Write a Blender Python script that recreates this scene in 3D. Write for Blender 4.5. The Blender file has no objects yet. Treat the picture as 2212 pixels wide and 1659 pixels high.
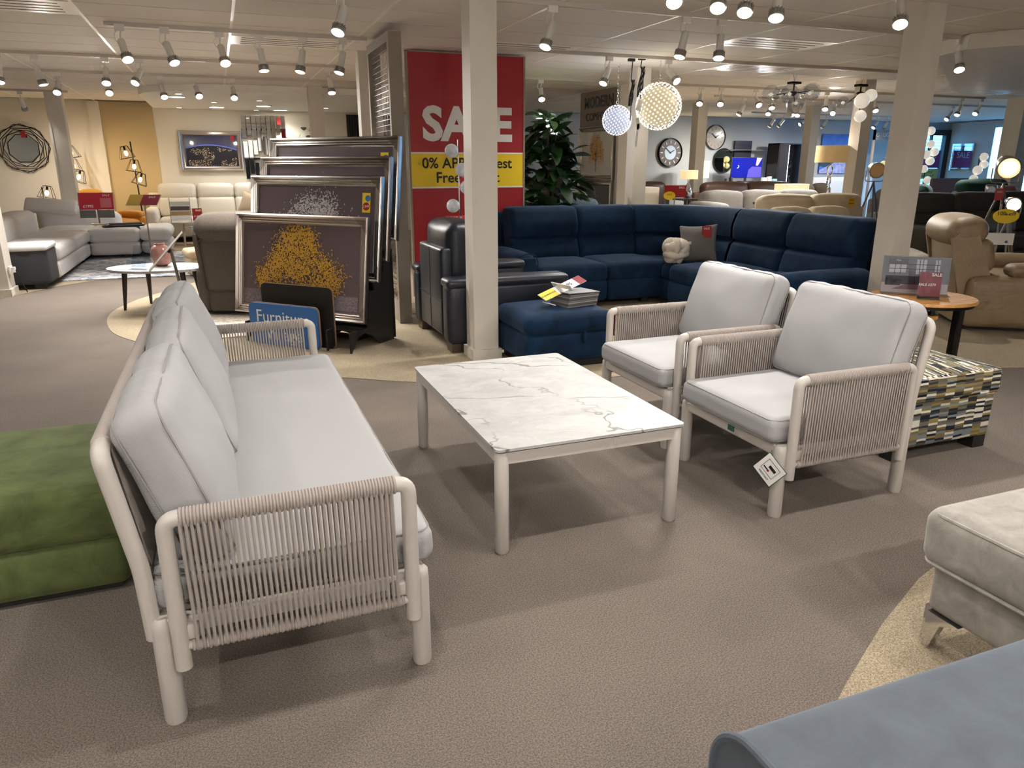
import bpy, bmesh, math, random
from mathutils import Vector, Matrix, noise
PI = math.pi
rnd = random.Random(7)
sc = bpy.context.scene
C = sc.collection

# ------------------------------------------------------------------ camera, world, exposure
cam_d = bpy.data.cameras.new('camera')
cam_d.sensor_width = 36.0
cam_d.lens = 1580.0 / 2212.0 * 36.0
cam_d.clip_end = 200
cam = bpy.data.objects.new('camera', cam_d)
C.objects.link(cam)
cam.location = (0, 0, 1.5)
cam.rotation_euler = (math.radians(90 - 16.7), 0, math.radians(-21.25))
sc.camera = cam
sc.view_settings.view_transform = 'Standard'
sc.view_settings.look = 'None'
sc.view_settings.gamma = 1.0
sc.view_settings.use_curve_mapping = False
sc.view_settings.exposure = 0.45
SPOT_W = 62.0          # power of one track lamp
SPOT_COL = (1.0, 0.962, 0.915)
cy = sc.cycles
cy.max_bounces = 5; cy.diffuse_bounces = 4; cy.glossy_bounces = 2; cy.transmission_bounces = 3; cy.transparent_max_bounces = 8
cy.caustics_reflective = False; cy.caustics_refractive = False
cy.use_adaptive_sampling = True; cy.adaptive_threshold = 0.1; cy.adaptive_min_samples = 16
world = bpy.data.worlds.new('daylight')
sc.world = world
world.use_nodes = True
_bg = world.node_tree.nodes['Background']
_bg.inputs[0].default_value = (0.33, 0.64, 1.0, 1)
_bg.inputs[1].default_value = 9.0
# daylight enters only through the shop windows: a portal guides the sampling
_pl = bpy.data.lights.new('window_portal', 'AREA')
_pl.shape = 'RECTANGLE'; _pl.size = 6.0; _pl.size_y = 2.4
_pl.cycles.is_portal = True
_po = bpy.data.objects.new('window_portal', _pl); C.objects.link(_po)
_po.location = (21.33, 12.6, 1.4); _po.rotation_euler = (0, math.radians(90), 0)

# ------------------------------------------------------------------ materials
def srgb(r, g, b):
    f = lambda c: ((c/255+0.055)/1.055)**2.4 if c > 10.3 else c/255/12.92
    return (f(r), f(g), f(b), 1)
MATS = {}
def N(nt, kind, **kw):
    n = nt.nodes.new(kind)
    for k, v in kw.items():
        if k in n.inputs: n.inputs[k].default_value = v
        else: setattr(n, k, v)
    return n
def mat(name, rgb, rough=0.6, metal=0.0, var=None, bump=None, sheen=0, coat=0, emit=None, trans=0, alpha=1, spec=None):
    if name in MATS: return MATS[name]
    m = bpy.data.materials.new(name); m.use_nodes = True
    nt = m.node_tree; b = nt.nodes['Principled BSDF']
    col = srgb(*rgb)
    b.inputs['Base Color'].default_value = col
    b.inputs['Roughness'].default_value = rough
    b.inputs['Metallic'].default_value = metal
    if spec is not None: b.inputs['Specular IOR Level'].default_value = spec
    if sheen:
        b.inputs['Sheen Weight'].default_value = sheen
        b.inputs['Sheen Roughness'].default_value = 0.4
        b.inputs['Sheen Tint'].default_value = [min(1, c*2.5+.05) for c in col[:3]] + [1]
    if coat: b.inputs['Coat Weight'].default_value = coat
    if trans: b.inputs['Transmission Weight'].default_value = trans
    if alpha < 1: b.inputs['Alpha'].default_value = alpha
    if emit:
        b.inputs['Emission Color'].default_value = col
        b.inputs['Emission Strength'].default_value = emit
    if emit and emit > 0: m.cycles.emission_sampling = 'NONE'
    tc = N(nt, 'ShaderNodeTexCoord')
    if var:   # (scale, amount): mottled lighter / darker
        nz = N(nt, 'ShaderNodeTexNoise', Scale=var[0], Detail=4.0, Roughness=0.6)
        nt.links.new(tc.outputs['Object'], nz.inputs['Vector'])
        cr = N(nt, 'ShaderNodeValToRGB')
        a = var[1]
        cr.color_ramp.elements[0].position = 0.3; cr.color_ramp.elements[1].position = 0.7
        cr.color_ramp.elements[0].color = [c*(1-a) for c in col[:3]] + [1]
        cr.color_ramp.elements[1].color = [min(1, c*(1+a)) for c in col[:3]] + [1]
        nt.links.new(nz.outputs['Fac'], cr.inputs['Fac'])
        nt.links.new(cr.outputs['Color'], b.inputs['Base Color'])
    if bump:  # (scale, strength, distance)
        nb = N(nt, 'ShaderNodeTexNoise', Scale=bump[0], Detail=3.0)
        nt.links.new(tc.outputs['Object'], nb.inputs['Vector'])
        bp = N(nt, 'ShaderNodeBump', Strength=bump[1], Distance=bump[2])
        nt.links.new(nb.outputs['Fac'], bp.inputs['Height'])
        nt.links.new(bp.outputs['Normal'], b.inputs['Normal'])
    MATS[name] = m
    return m
def nodes_of(m): return m.node_tree, m.node_tree.nodes['Principled BSDF']

def carpet(name, rgb):
    m = mat(name, rgb, 0.95, spec=0.1); nt, b = nodes_of(m); col = srgb(*rgb)
    tc = N(nt, 'ShaderNodeTexCoord')
    n1 = N(nt, 'ShaderNodeTexNoise', Scale=190.0, Detail=4.0, Roughness=0.85)
    n2 = N(nt, 'ShaderNodeTexNoise', Scale=1.3, Detail=5.0, Roughness=0.6)
    for n in (n1, n2): nt.links.new(tc.outputs['Object'], n.inputs['Vector'])
    r1 = N(nt, 'ShaderNodeValToRGB')
    r1.color_ramp.elements[0].position = 0.40; r1.color_ramp.elements[1].position = 0.60
    r1.color_ramp.elements[0].color = [c*0.55 for c in col[:3]] + [1]
    r1.color_ramp.elements[1].color = [min(1, c*1.45) for c in col[:3]] + [1]
    nt.links.new(n1.outputs['Fac'], r1.inputs['Fac'])
    r2 = N(nt, 'ShaderNodeValToRGB')
    r2.color_ramp.elements[0].position = 0.3; r2.color_ramp.elements[1].position = 0.7
    r2.color_ramp.elements[0].color = (.86, .86, .86, 1); r2.color_ramp.elements[1].color = (1.08, 1.07, 1.05, 1)
    nt.links.new(n2.outputs['Fac'], r2.inputs['Fac'])
    mx = N(nt, 'ShaderNodeMixRGB', blend_type='MULTIPLY'); mx.inputs[0].default_value = 1
    nt.links.new(r1.outputs[0], mx.inputs[1]); nt.links.new(r2.outputs[0], mx.inputs[2])
    nt.links.new(mx.outputs[0], b.inputs['Base Color'])
    bp = N(nt, 'ShaderNodeBump', Strength=0.25, Distance=0.002)
    nt.links.new(n1.outputs['Fac'], bp.inputs['Height']); nt.links.new(bp.outputs['Normal'], b.inputs['Normal'])
    return m
def twill(name, rgb, scale=150.0, depth=0.16):
    m = mat(name, rgb, 0.85, spec=0.2); nt, b = nodes_of(m); col = srgb(*rgb)
    tc = N(nt, 'ShaderNodeTexCoord')
    w1 = N(nt, 'ShaderNodeTexWave', Scale=scale, Distortion=0.4, bands_direction='DIAGONAL', wave_type='BANDS')
    w1.inputs['Detail Scale'].default_value = 2
    nt.links.new(tc.outputs['Object'], w1.inputs['Vector'])
    nz = N(nt, 'ShaderNodeTexNoise', Scale=3.0, Detail=4.0)
    nt.links.new(tc.outputs['Object'], nz.inputs['Vector'])
    r = N(nt, 'ShaderNodeValToRGB')
    r.color_ramp.elements[0].color = [c*(1-depth*1.6) for c in col[:3]] + [1]
    r.color_ramp.elements[1].color = [min(1, c*(1+depth*.6)) for c in col[:3]] + [1]
    nt.links.new(w1.outputs['Fac'], r.inputs['Fac'])
    nt.links.new(r.outputs[0], b.inputs['Base Color'])
    bp = N(nt, 'ShaderNodeBump', Strength=0.35, Distance=0.0015)
    nt.links.new(w1.outputs['Fac'], bp.inputs['Height'])
    b2 = N(nt, 'ShaderNodeBump', Strength=0.25, Distance=0.02)
    nt.links.new(nz.outputs['Fac'], b2.inputs['Height']); nt.links.new(bp.outputs['Normal'], b2.inputs['Normal'])
    nt.links.new(b2.outputs['Normal'], b.inputs['Normal'])
    return m
def velvet(name, rgb, amt=0.45, sheen=0.7, scale=5.0):
    m = mat(name, rgb, 0.8, sheen=sheen, spec=0.15); nt, b = nodes_of(m); col = srgb(*rgb)
    tc = N(nt, 'ShaderNodeTexCoord')
    n1 = N(nt, 'ShaderNodeTexNoise', Scale=scale, Detail=6.0, Roughness=0.65, Distortion=0.6)
    n2 = N(nt, 'ShaderNodeTexNoise', Scale=300.0, Detail=2.0)
    for n in (n1, n2): nt.links.new(tc.outputs['Object'], n.inputs['Vector'])
    r = N(nt, 'ShaderNodeValToRGB')
    r.color_ramp.elements[0].position = 0.32; r.color_ramp.elements[1].position = 0.7
    r.color_ramp.elements[0].color = [c*(1-amt) for c in col[:3]] + [1]
    r.color_ramp.elements[1].color = [min(1, c*(1+amt)) for c in col[:3]] + [1]
    nt.links.new(n1.outputs['Fac'], r.inputs['Fac']); nt.links.new(r.outputs[0], b.inputs['Base Color'])
    bp = N(nt, 'ShaderNodeBump', Strength=0.25, Distance=0.003)
    nt.links.new(n2.outputs['Fac'], bp.inputs['Height']); nt.links.new(bp.outputs['Normal'], b.inputs['Normal'])
    return m
def marble(name):
    m = mat(name, (225, 222, 217), 0.5); nt, b = nodes_of(m)
    tc = N(nt, 'ShaderNodeTexCoord')
    mp = N(nt, 'ShaderNodeMapping'); mp.inputs['Rotation'].default_value = (0, 0, 0.45); mp.inputs['Scale'].default_value = (0.8, 1.0, 1)
    nt.links.new(tc.outputs['Object'], mp.inputs['Vector'])
    warp = N(nt, 'ShaderNodeTexNoise', Scale=3.2, Detail=6.0, Roughness=0.6)
    nt.links.new(mp.outputs[0], warp.inputs['Vector'])
    ad = N(nt, 'ShaderNodeMixRGB', blend_type='LINEAR_LIGHT'); ad.inputs[0].default_value = 0.28
    nt.links.new(mp.outputs[0], ad.inputs[1]); nt.links.new(warp.outputs['Color'], ad.inputs[2])
    wv = N(nt, 'ShaderNodeTexWave', Scale=0.55, Distortion=4.0, Detail=5.0, wave_type='BANDS', bands_direction='Y')
    wv.inputs['Detail Scale'].default_value = 1.6; wv.inputs['Detail Roughness'].default_value = 0.62; wv.inputs['Phase Offset'].default_value = 1.1
    nt.links.new(mp.outputs[0], wv.inputs['Vector'])
    r = N(nt, 'ShaderNodeValToRGB')
    r.color_ramp.elements[0].position = 0.0; r.color_ramp.elements[0].color = srgb(158, 155, 151)
    r.color_ramp.elements[1].position = 0.0011; r.color_ramp.elements[1].color = (1, 1, 1, 1)
    w2 = N(nt, 'ShaderNodeTexWave', Scale=0.8, Distortion=9.0, Detail=5.0, wave_type='BANDS', bands_direction='DIAGONAL')
    w2.inputs['Detail Scale'].default_value = 1.4; w2.inputs['Detail Roughness'].default_value = 0.6; w2.inputs['Phase Offset'].default_value = 2.3
    nt.links.new(mp.outputs[0], w2.inputs['Vector'])
    mn = N(nt, 'ShaderNodeMath', operation='MINIMUM'); nt.links.new(wv.outputs['Fac'], mn.inputs[0]); nt.links.new(w2.outputs['Fac'], mn.inputs[1])
    nt.links.new(mn.outputs[0], r.inputs['Fac'])
    # veins fade in and out
    fn = N(nt, 'ShaderNodeTexNoise', Scale=2.4, Detail=2.0)
    nt.links.new(tc.outputs['Object'], fn.inputs['Vector'])
    fr = N(nt, 'ShaderNodeValToRGB'); fr.color_ramp.elements[0].position = 0.40; fr.color_ramp.elements[1].position = 0.55
    nt.links.new(fn.outputs['Fac'], fr.inputs['Fac'])
    cl = N(nt, 'ShaderNodeTexNoise', Scale=5.0, Detail=8.0, Roughness=0.7)
    nt.links.new(ad.outputs[0], cl.inputs['Vector'])
    cr = N(nt, 'ShaderNodeValToRGB')
    cr.color_ramp.elements[0].position = 0.3; cr.color_ramp.elements[0].color = srgb(150, 148, 146)
    cr.color_ramp.elements[1].position = 0.62; cr.color_ramp.elements[1].color = srgb(178, 177, 174)
    nt.links.new(cl.outputs['Fac'], cr.inputs['Fac'])
    mx = N(nt, 'ShaderNodeMixRGB', blend_type='MULTIPLY')
    nt.links.new(fr.outputs[0], mx.inputs[0]); nt.links.new(cr.outputs[0], mx.inputs[1]); nt.links.new(r.outputs[0], mx.inputs[2])
    nt.links.new(mx.outputs[0], b.inputs['Base Color'])
    return m
def patchwork(name):
    m = mat(name, (150, 140, 115), 0.9, spec=0.1); nt, b = nodes_of(m)
    tc = N(nt, 'ShaderNodeTexCoord'); ge = N(nt, 'ShaderNodeNewGeometry')
    sx = N(nt, 'ShaderNodeSeparateXYZ'); nt.links.new(tc.outputs['Object'], sx.inputs[0])
    sn = N(nt, 'ShaderNodeSeparateXYZ'); nt.links.new(ge.outputs['Normal'], sn.inputs[0])
    def MA(op, a, bb=None):
        n = N(nt, 'ShaderNodeMath', operation=op)
        for i, v in enumerate((a, bb)):
            if v is None: continue
            if isinstance(v, (int, float)): n.inputs[i].default_value = v
            else: nt.links.new(v, n.inputs[i])
        return n.outputs[0]
    isx = MA('GREATER_THAN', MA('ABSOLUTE', sn.outputs[0]), 0.75)
    top = MA('GREATER_THAN', MA('ABSOLUTE', sn.outputs[2]), 0.75)
    alt = MA('MAXIMUM', isx, top)
    u = MA('ADD', MA('MULTIPLY', sx.outputs[1], alt), MA('MULTIPLY', sx.outputs[0], MA('SUBTRACT', 1, alt)))
    v = MA('ADD', MA('MULTIPLY', sx.outputs[2], MA('SUBTRACT', 1, top)), MA('MULTIPLY', sx.outputs[0], top))
    ci = MA('FLOOR', MA('MULTIPLY', u, 15.0))
    wn = N(nt, 'ShaderNodeTexWhiteNoise', noise_dimensions='1D'); nt.links.new(ci, wn.inputs['W'])
    row = MA('ADD', MA('MULTIPLY', v, 82.0), MA('MULTIPLY', wn.outputs['Value'], 7.0))
    nz = N(nt, 'ShaderNodeTexNoise', Scale=9.0); nt.links.new(tc.outputs['Object'], nz.inputs['Vector'])
    ri = MA('FLOOR', MA('ADD', row, MA('MULTIPLY', nz.outputs['Fac'], 1.2)))
    cx = N(nt, 'ShaderNodeCombineXYZ'); nt.links.new(ci, cx.inputs[0]); nt.links.new(ri, cx.inputs[1])
    w2 = N(nt, 'ShaderNodeTexWhiteNoise', noise_dimensions='2D'); nt.links.new(cx.outputs[0], w2.inputs['Vector'])
    cr = N(nt, 'ShaderNodeValToRGB'); cr.color_ramp.interpolation = 'CONSTANT'
    cols = [(32, 34, 40), (196, 189, 174), (116, 100, 62), (84, 78, 66), (204, 199, 187), (50, 52, 56), (134, 119, 78), (112, 119, 122), (104, 96, 84)]
    el = cr.color_ramp.elements
    for i, cc in enumerate(cols):
        e = el[i] if i < 2 else el.new(i/len(cols))
        e.position = i/len(cols); e.color = srgb(*cc)
    nt.links.new(w2.outputs['Value'], cr.inputs['Fac']); nt.links.new(cr.outputs[0], b.inputs['Base Color'])
    return m
def wood(name, rgb):
    m = mat(name, rgb, 0.45); nt, b = nodes_of(m); col = srgb(*rgb)
    tc = N(nt, 'ShaderNodeTexCoord'); mp = N(nt, 'ShaderNodeMapping'); mp.inputs['Scale'].default_value = (1.5, 14, 1.5)
    nt.links.new(tc.outputs['Object'], mp.inputs['Vector'])
    n1 = N(nt, 'ShaderNodeTexNoise', Scale=3.0, Detail=5.0); nt.links.new(mp.outputs[0], n1.inputs['Vector'])
    r = N(nt, 'ShaderNodeValToRGB')
    r.color_ramp.elements[0].position = 0.3; r.color_ramp.elements[1].position = 0.7
    r.color_ramp.elements[0].color = [c*.65 for c in col[:3]] + [1]; r.color_ramp.elements[1].color = [min(1, c*1.2) for c in col[:3]] + [1]
    nt.links.new(n1.outputs['Fac'], r.inputs['Fac']); nt.links.new(r.outputs[0], b.inputs['Base Color'])
    return m
def clear(name, tint=(235, 240, 245), gloss=0.08, edge=0.35, rough=0.04):
    m = bpy.data.materials.new(name); m.use_nodes = True; nt = m.node_tree
    nt.nodes.remove(nt.nodes['Principled BSDF']); out = nt.nodes['Material Output']
    t = N(nt, 'ShaderNodeBsdfTransparent', Color=srgb(*tint)); g = N(nt, 'ShaderNodeBsdfGlossy', Roughness=rough)
    fr = N(nt, 'ShaderNodeLayerWeight', Blend=0.5); pw = N(nt, 'ShaderNodeMath', operation='POWER'); pw.inputs[1].default_value = 4.0
    nt.links.new(fr.outputs['Facing'], pw.inputs[0])
    ma = N(nt, 'ShaderNodeMath', operation='MULTIPLY_ADD'); ma.inputs[1].default_value = edge; ma.inputs[2].default_value = gloss
    nt.links.new(pw.outputs[0], ma.inputs[0])
    mx = N(nt, 'ShaderNodeMixShader'); nt.links.new(ma.outputs[0], mx.inputs[0])
    nt.links.new(t.outputs[0], mx.inputs[1]); nt.links.new(g.outputs[0], mx.inputs[2]); nt.links.new(mx.outputs[0], out.inputs[0])
    MATS[name] = m
    return m
def rug_mat(name, a, bcol, scale):
    m = mat(name, a, 0.95, spec=0.1); nt, b = nodes_of(m)
    tc = N(nt, 'ShaderNodeTexCoord')
    n1 = N(nt, 'ShaderNodeTexNoise', Scale=scale, Detail=8.0, Roughness=0.75, Distortion=1.2)
    nt.links.new(tc.outputs['Object'], n1.inputs['Vector'])
    r = N(nt, 'ShaderNodeValToRGB')
    r.color_ramp.elements[0].position = 0.42; r.color_ramp.elements[1].position = 0.58
    r.color_ramp.elements[0].color = srgb(*a); r.color_ramp.elements[1].color = srgb(*bcol)
    nt.links.new(n1.outputs['Fac'], r.inputs['Fac']); nt.links.new(r.outputs[0], b.inputs['Base Color'])
    return m

M_carpet = carpet('taupe_carpet', (114, 105, 97))
M_beigecar = carpet('beige_carpet', (160, 146, 124))
M_tile = mat('ceiling_tile', (226, 219, 210), 0.8, bump=(160, 0.5, 0.003), var=(220, 0.07))
M_tee = mat('tee_bar', (244, 238, 228), 0.35)
M_slab = mat('ceiling_void', (84, 78, 72), 0.9)
M_wall = mat('grey_paint', (186, 190, 194), 0.7)
M_wallc = mat('cream_paint', (234, 228, 212), 0.7)
M_ochre = mat('ochre_paint', (202, 180, 134), 0.7)
M_white = mat('white_paint', (242, 238, 230), 0.6)
M_col = mat('column_paint', (214, 207, 195), 0.55, var=(2.5, 0.04))
M_taupe = mat('taupe_panel', (140, 128, 115), 0.6)
M_frame = mat('powder_coat', (184, 177, 169), 0.42)
M_rope = mat('rope', (160, 150, 143), 0.8, bump=(500, 0.4, 0.001))
M_cush = twill('outdoor_fabric', (168, 167, 167), 140.0, .10)
M_seam = mat('seam', (140, 137, 135), 0.9)
M_marble = marble('ceramic_marble')
M_navy = velvet('navy_velvet', (16, 38, 62))
M_navyl = mat('navy_leather', (30, 34, 44), 0.38, bump=(60, 0.25, 0.004), var=(8, .15))
M_green = velvet('green_velvet', (84, 93, 55), 0.4)
M_bluegrey = velvet('bluegrey_fabric', (98, 105, 113), 0.12, 0.35, 9)
M_beigev = velvet('stone_velvet', (162, 157, 149), 0.2, 0.4, 14)
M_patch = patchwork('patchwork_fabric')
M_tan = mat('tan_leather', (142, 121, 92), 0.5, bump=(70, 0.3, 0.004), var=(5, .1))
M_gold = mat('mustard_leather', (205, 142, 50), 0.5, bump=(60, .2, .004))
M_tweed = mat('brown_tweed', (88, 79, 71), 0.95, var=(180, 0.45), bump=(260, .6, .003))
M_lgrey = mat('light_grey_leather', (222, 221, 222), 0.5, bump=(40, .2, .005))
M_cream = mat('cream_leather', (222, 216, 202), 0.5, bump=(30, .2, .006))
M_char = mat('charcoal_fabric', (58, 58, 62), 0.85, bump=(300, .4, .002))
M_dksofa = mat('graphite_fabric', (66, 63, 60), 0.9, bump=(200, .5, .003), var=(4, .12))
M_brown = mat('brown_leather', (92, 66, 54), 0.4)
M_gsofa = mat('grey_fabric', (158, 154, 150), 0.9, bump=(120, .3, .003), var=(6, .1))
M_csofa = mat('oatmeal_fabric', (200, 184, 158), 0.9, bump=(120, .3, .003), var=(6, .1))
M_tealf = mat('slate_blue_fabric', (92, 112, 122), 0.9, var=(6, .1))
M_dgreen = mat('bottle_green_fabric', (22, 62, 52), 0.85)
M_black = mat('black_board', (24, 21, 19), 0.55)
M_blackm = mat('black_metal', (28, 26, 25), 0.4, 0.6)
M_ply = mat('plywood_edge', (150, 118, 92), 0.6)
M_blue = mat('blue_print', (52, 106, 172), 0.5)
M_red = mat('red_print', (160, 16, 26), 0.5)
M_pink = mat('red_card', (205, 36, 62), 0.45)
M_yell = mat('yellow_print', (240, 205, 26), 0.5)
M_ink = mat('black_ink', (22, 20, 20), 0.6)
M_wink = mat('white_ink', (235, 233, 230), 0.6)
M_card = mat('white_card', (236, 234, 230), 0.5)
M_chrome = mat('chrome', (215, 215, 215), 0.12, 1.0)
M_silver = mat('champagne_moulding', (180, 170, 161), 0.28, 0.85)
M_silver2 = mat('silver_moulding', (200, 196, 188), 0.22, 0.9)
M_print = mat('dusk_print', (92, 78, 82), 0.35, coat=0.6)
M_oak = wood('oak', (206, 150, 84))
M_dwood = mat('dark_wood', (44, 32, 26), 0.4)
M_mirror = mat('mirror', (225, 230, 232), 0.03, 1.0)
M_plast = mat('white_plastic', (226, 223, 218), 0.4)
M_track = mat('grey_track', (196, 188, 178), 0.45)
M_sink = mat('lamp_heatsink', (176, 172, 166), 0.35, 0.5)
M_lens = mat('lit_lens', (255, 244, 226), 0.4, emit=14.0)
M_clear = clear('clear_acrylic', gloss=.03)
M_glass = clear('window_glass', (215, 238, 250), 0.06)
M_film = clear('plastic_wrap', (226, 224, 224), 0.05, .03, .3)
M_leaf = mat('ficus_leaf', (34, 62, 30), 0.32, var=(6, .35))
M_leafl = mat('young_leaf', (96, 132, 84), 0.35)
M_stem = mat('plant_stem', (84, 72, 52), 0.8)
M_shade = mat('lamp_shade_lit', (250, 226, 176), 0.8, emit=0.5)
M_shade2 = mat('gold_shade', (214, 184, 128), 0.7, emit=0.1)
M_bulb = mat('warm_bulb', (255, 216, 150), 0.4, emit=12.0)
M_opal = mat('opal_glass_lit', (255, 246, 232), 0.3, emit=0.32)
M_steel = mat('brushed_steel', (150, 140, 132), 0.35, 0.8)
M_tree = mat('gold_leaf_print', (196, 150, 52), 0.45)
M_treew = mat('silver_leaf_print', (196, 190, 190), 0.45)
M_bark = mat('bark_print', (58, 46, 42), 0.5)

# ------------------------------------------------------------------ mesh builder
class MB:
    def __init__(s): s.v = []; s.f = []
    def add(s, vs, fs, M=None):
        o = len(s.v)
        s.v += [(M @ Vector(p)) for p in vs] if M is not None else [Vector(p) for p in vs]
        s.f += [tuple(i+o for i in f) for f in fs]
        return s
    def box(s, x0, y0, z0, x1, y1, z1, M=None):
        vs = [(x, y, z) for z in (z0, z1) for y in (y0, y1) for x in (x0, x1)]
        return s.add(vs, [(0, 2, 3, 1), (4, 5, 7, 6), (0, 1, 5, 4), (2, 6, 7, 3), (0, 4, 6, 2), (1, 3, 7, 5)], M)
    def tube(s, pts, r, n=8, closed=False, M=None):
        pts = [Vector(p) for p in pts]; L = len(pts)
        rs = r if isinstance(r, (list, tuple)) else [r]*L
        vs = []; fs = []; nrm = None
        for i, p in enumerate(pts):
            if closed: t = pts[(i+1) % L]-pts[i-1]
            else: t = pts[min(i+1, L-1)]-pts[max(i-1, 0)]
            t.normalize()
            if nrm is None:
                nrm = t.orthogonal().normalized()
            else:
                nrm = nrm - t*nrm.dot(t)
                nrm = nrm.normalized() if nrm.length > 1e-6 else t.orthogonal().normalized()
            b = t.cross(nrm)
            for k in range(n):
                a = 2*PI*k/n
                vs.append(p+(nrm*math.cos(a)+b*math.sin(a))*rs[i])
        for i in range(L if closed else L-1):
            j = (i+1) % L
            for k in range(n):
                fs.append((i*n+k, i*n+(k+1) % n, j*n+(k+1) % n, j*n+k))
        if not closed:
            fs.append(tuple(range(n-1, -1, -1))); fs.append(tuple((L-1)*n+k for k in range(n)))
        return s.add(vs, fs, M)
    def lathe(s, prof, n=20, M=None, cap=(1, 1)):
        vs = []; fs = []
        if len(prof) == 2 and min(prof[0][0], prof[1][0]) < 1e-5:      # plain disc
            r, z = max(prof)[0], prof[0][1]
            return s.add([(r*math.cos(2*PI*k/n), r*math.sin(2*PI*k/n), z) for k in range(n)], [tuple(range(n))], M)
        for (r, z) in prof:
            for k in range(n):
                a = 2*PI*k/n; vs.append((r*math.cos(a), r*math.sin(a), z))
        for i in range(len(prof)-1):
            for k in range(n):
                fs.append((i*n+k, i*n+(k+1) % n, (i+1)*n+(k+1) % n, (i+1)*n+k))
        if cap[0] and prof[0][0] > 1e-5: fs.append(tuple(range(n-1, -1, -1)))
        if cap[1] and prof[-1][0] > 1e-5: fs.append(tuple((len(prof)-1)*n+k for k in range(n)))
        return s.add(vs, fs, M)
    def prism(s, poly, z0, z1, M=None):
        n = len(poly)
        vs = [(x, y, z0) for x, y in poly]+[(x, y, z1) for x, y in poly]
        fs = [tuple(range(n-1, -1, -1)), tuple(range(n, 2*n))]+[(i, (i+1) % n, n+(i+1) % n, n+i) for i in range(n)]
        return s.add(vs, fs, M)
    def sphere(s, c, r, n=12, sc_=(1, 1, 1), M=None):
        m = n//2; prof = [(max(0, math.sin(PI*i/m))*r, -math.cos(PI*i/m)*r) for i in range(m+1)]
        T = Matrix.Translation(c) @ Matrix.Diagonal((*sc_, 1))
        if M is not None: T = M @ T
        return s.lathe(prof, n, T)
    def rbox(s, c, size, r=0.05, k=2, m=3, puff=(0, 0, 0), M=None, wr=0, wf=5.0, fn=None):
        h = [d/2 for d in size]; r = min(r, *[x*.98 for x in h])
        ax = []
        for d in range(3):
            inn = h[d]-r
            lo = [-inn-r*math.tan(PI/4*i/k) for i in range(k, 0, -1)]
            ax.append(lo+[-inn+2*inn*i/m for i in range(m+1)]+[-x for x in reversed(lo)])
        Np = len(ax[0]); idx = {}; vs = []; fs = []
        def vid(i, j, l):
            key = (i, j, l)
            if key in idx: return idx[key]
            p = Vector((ax[0][i], ax[1][j], ax[2][l]))
            q = Vector([max(-(h[d]-r), min(h[d]-r, p[d])) for d in range(3)])
            d_ = p-q
            if d_.length > 1e-9: p = q+d_.normalized()*r
            u = [p[d]/h[d] for d in range(3)]
            for d in range(3):
                if puff[d]:
                    a, b = u[(d+1) % 3], u[(d+2) % 3]
                    p[d] *= 1+puff[d]/h[d]*max(0, 1-a*a)*max(0, 1-b*b)
            p = p+Vector(c)
            if wr:
                p = p+noise.noise_vector(p*wf)*wr
            if fn: p = Vector(fn(p))
            idx[key] = len(vs); vs.append(p)
            return idx[key]
        e = Np-1
        for a in range(e):
            for b in range(e):
                fs.append((vid(a, b, 0), vid(a, b+1, 0), vid(a+1, b+1, 0), vid(a+1, b, 0)))
                fs.append((vid(a, b, e), vid(a+1, b, e), vid(a+1, b+1, e), vid(a, b+1, e)))
                fs.append((vid(a, 0, b), vid(a+1, 0, b), vid(a+1, 0, b+1), vid(a, 0, b+1)))
                fs.append((vid(a, e, b), vid(a, e, b+1), vid(a+1, e, b+1), vid(a+1, e, b)))
                fs.append((vid(0, a, b), vid(0, a, b+1), vid(0, a+1, b+1), vid(0, a+1, b)))
                fs.append((vid(e, a, b), vid(e, a+1, b), vid(e, a+1, b+1), vid(e, a, b+1)))
        return s.add(vs, fs, M)
    def mesh(s, name, mt):
        me = bpy.data.meshes.new(name)
        me.from_pydata([tuple(v) for v in s.v], [], s.f)
        me.polygons.foreach_set('use_smooth', [True]*len(me.polygons))
        me.set_sharp_from_angle(angle=math.radians(42))
        me.materials.append(mt)
        me.update()
        return me
def link(name, me, parent=None, M=None):
    o = bpy.data.objects.new(name, me); C.objects.link(o)
    if parent is not None: o.parent = parent
    if M is not None: o.matrix_local = M
    return o
def obj(name, mb, mt, parent=None, M=None):
    return link(name, mb.mesh(name, mt), parent, M)
def tag(o, label=None, cat=None, group=None, kind=None):
    if label: o['label'] = label
    if cat: o['category'] = cat
    if group: o['group'] = group
    if kind: o['kind'] = kind
    return o
def thing(name, label, cat, loc=(0, 0, 0), rz=0.0, group=None):
    o = bpy.data.objects.new(name, None); C.objects.link(o)
    o.empty_display_size = 0.1
    o.location = loc; o.rotation_euler = (0, 0, rz)
    return tag(o, label, cat, group)
def struct(name, mb, mt, parent=None):
    o = obj(name, mb, mt, parent)
    if parent is None: o['kind'] = 'structure'
    return o
def T(x=0, y=0, z=0): return Matrix.Translation((x, y, z))
def RX(a): return Matrix.Rotation(a, 4, 'X')
def RY(a): return Matrix.Rotation(a, 4, 'Y')
def RZ(a): return Matrix.Rotation(a, 4, 'Z')
def look(p, d):   # matrix whose -Z points along d
    return T(*p) @ Vector(d).to_track_quat('-Z', 'Y').to_matrix().to_4x4()
def rrect(a, b, r, n=5):
    r = min(r, a*.99, b*.99); out = []
    for (cx, cy, a0) in ((a-r, b-r, 0), (-(a-r), b-r, PI/2), (-(a-r), -(b-r), PI), (a-r, -(b-r), 1.5*PI)):
        for i in range(n+1):
            t = a0+PI/2*i/n; out.append((cx+r*math.cos(t), cy+r*math.sin(t)))
    return out
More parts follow.
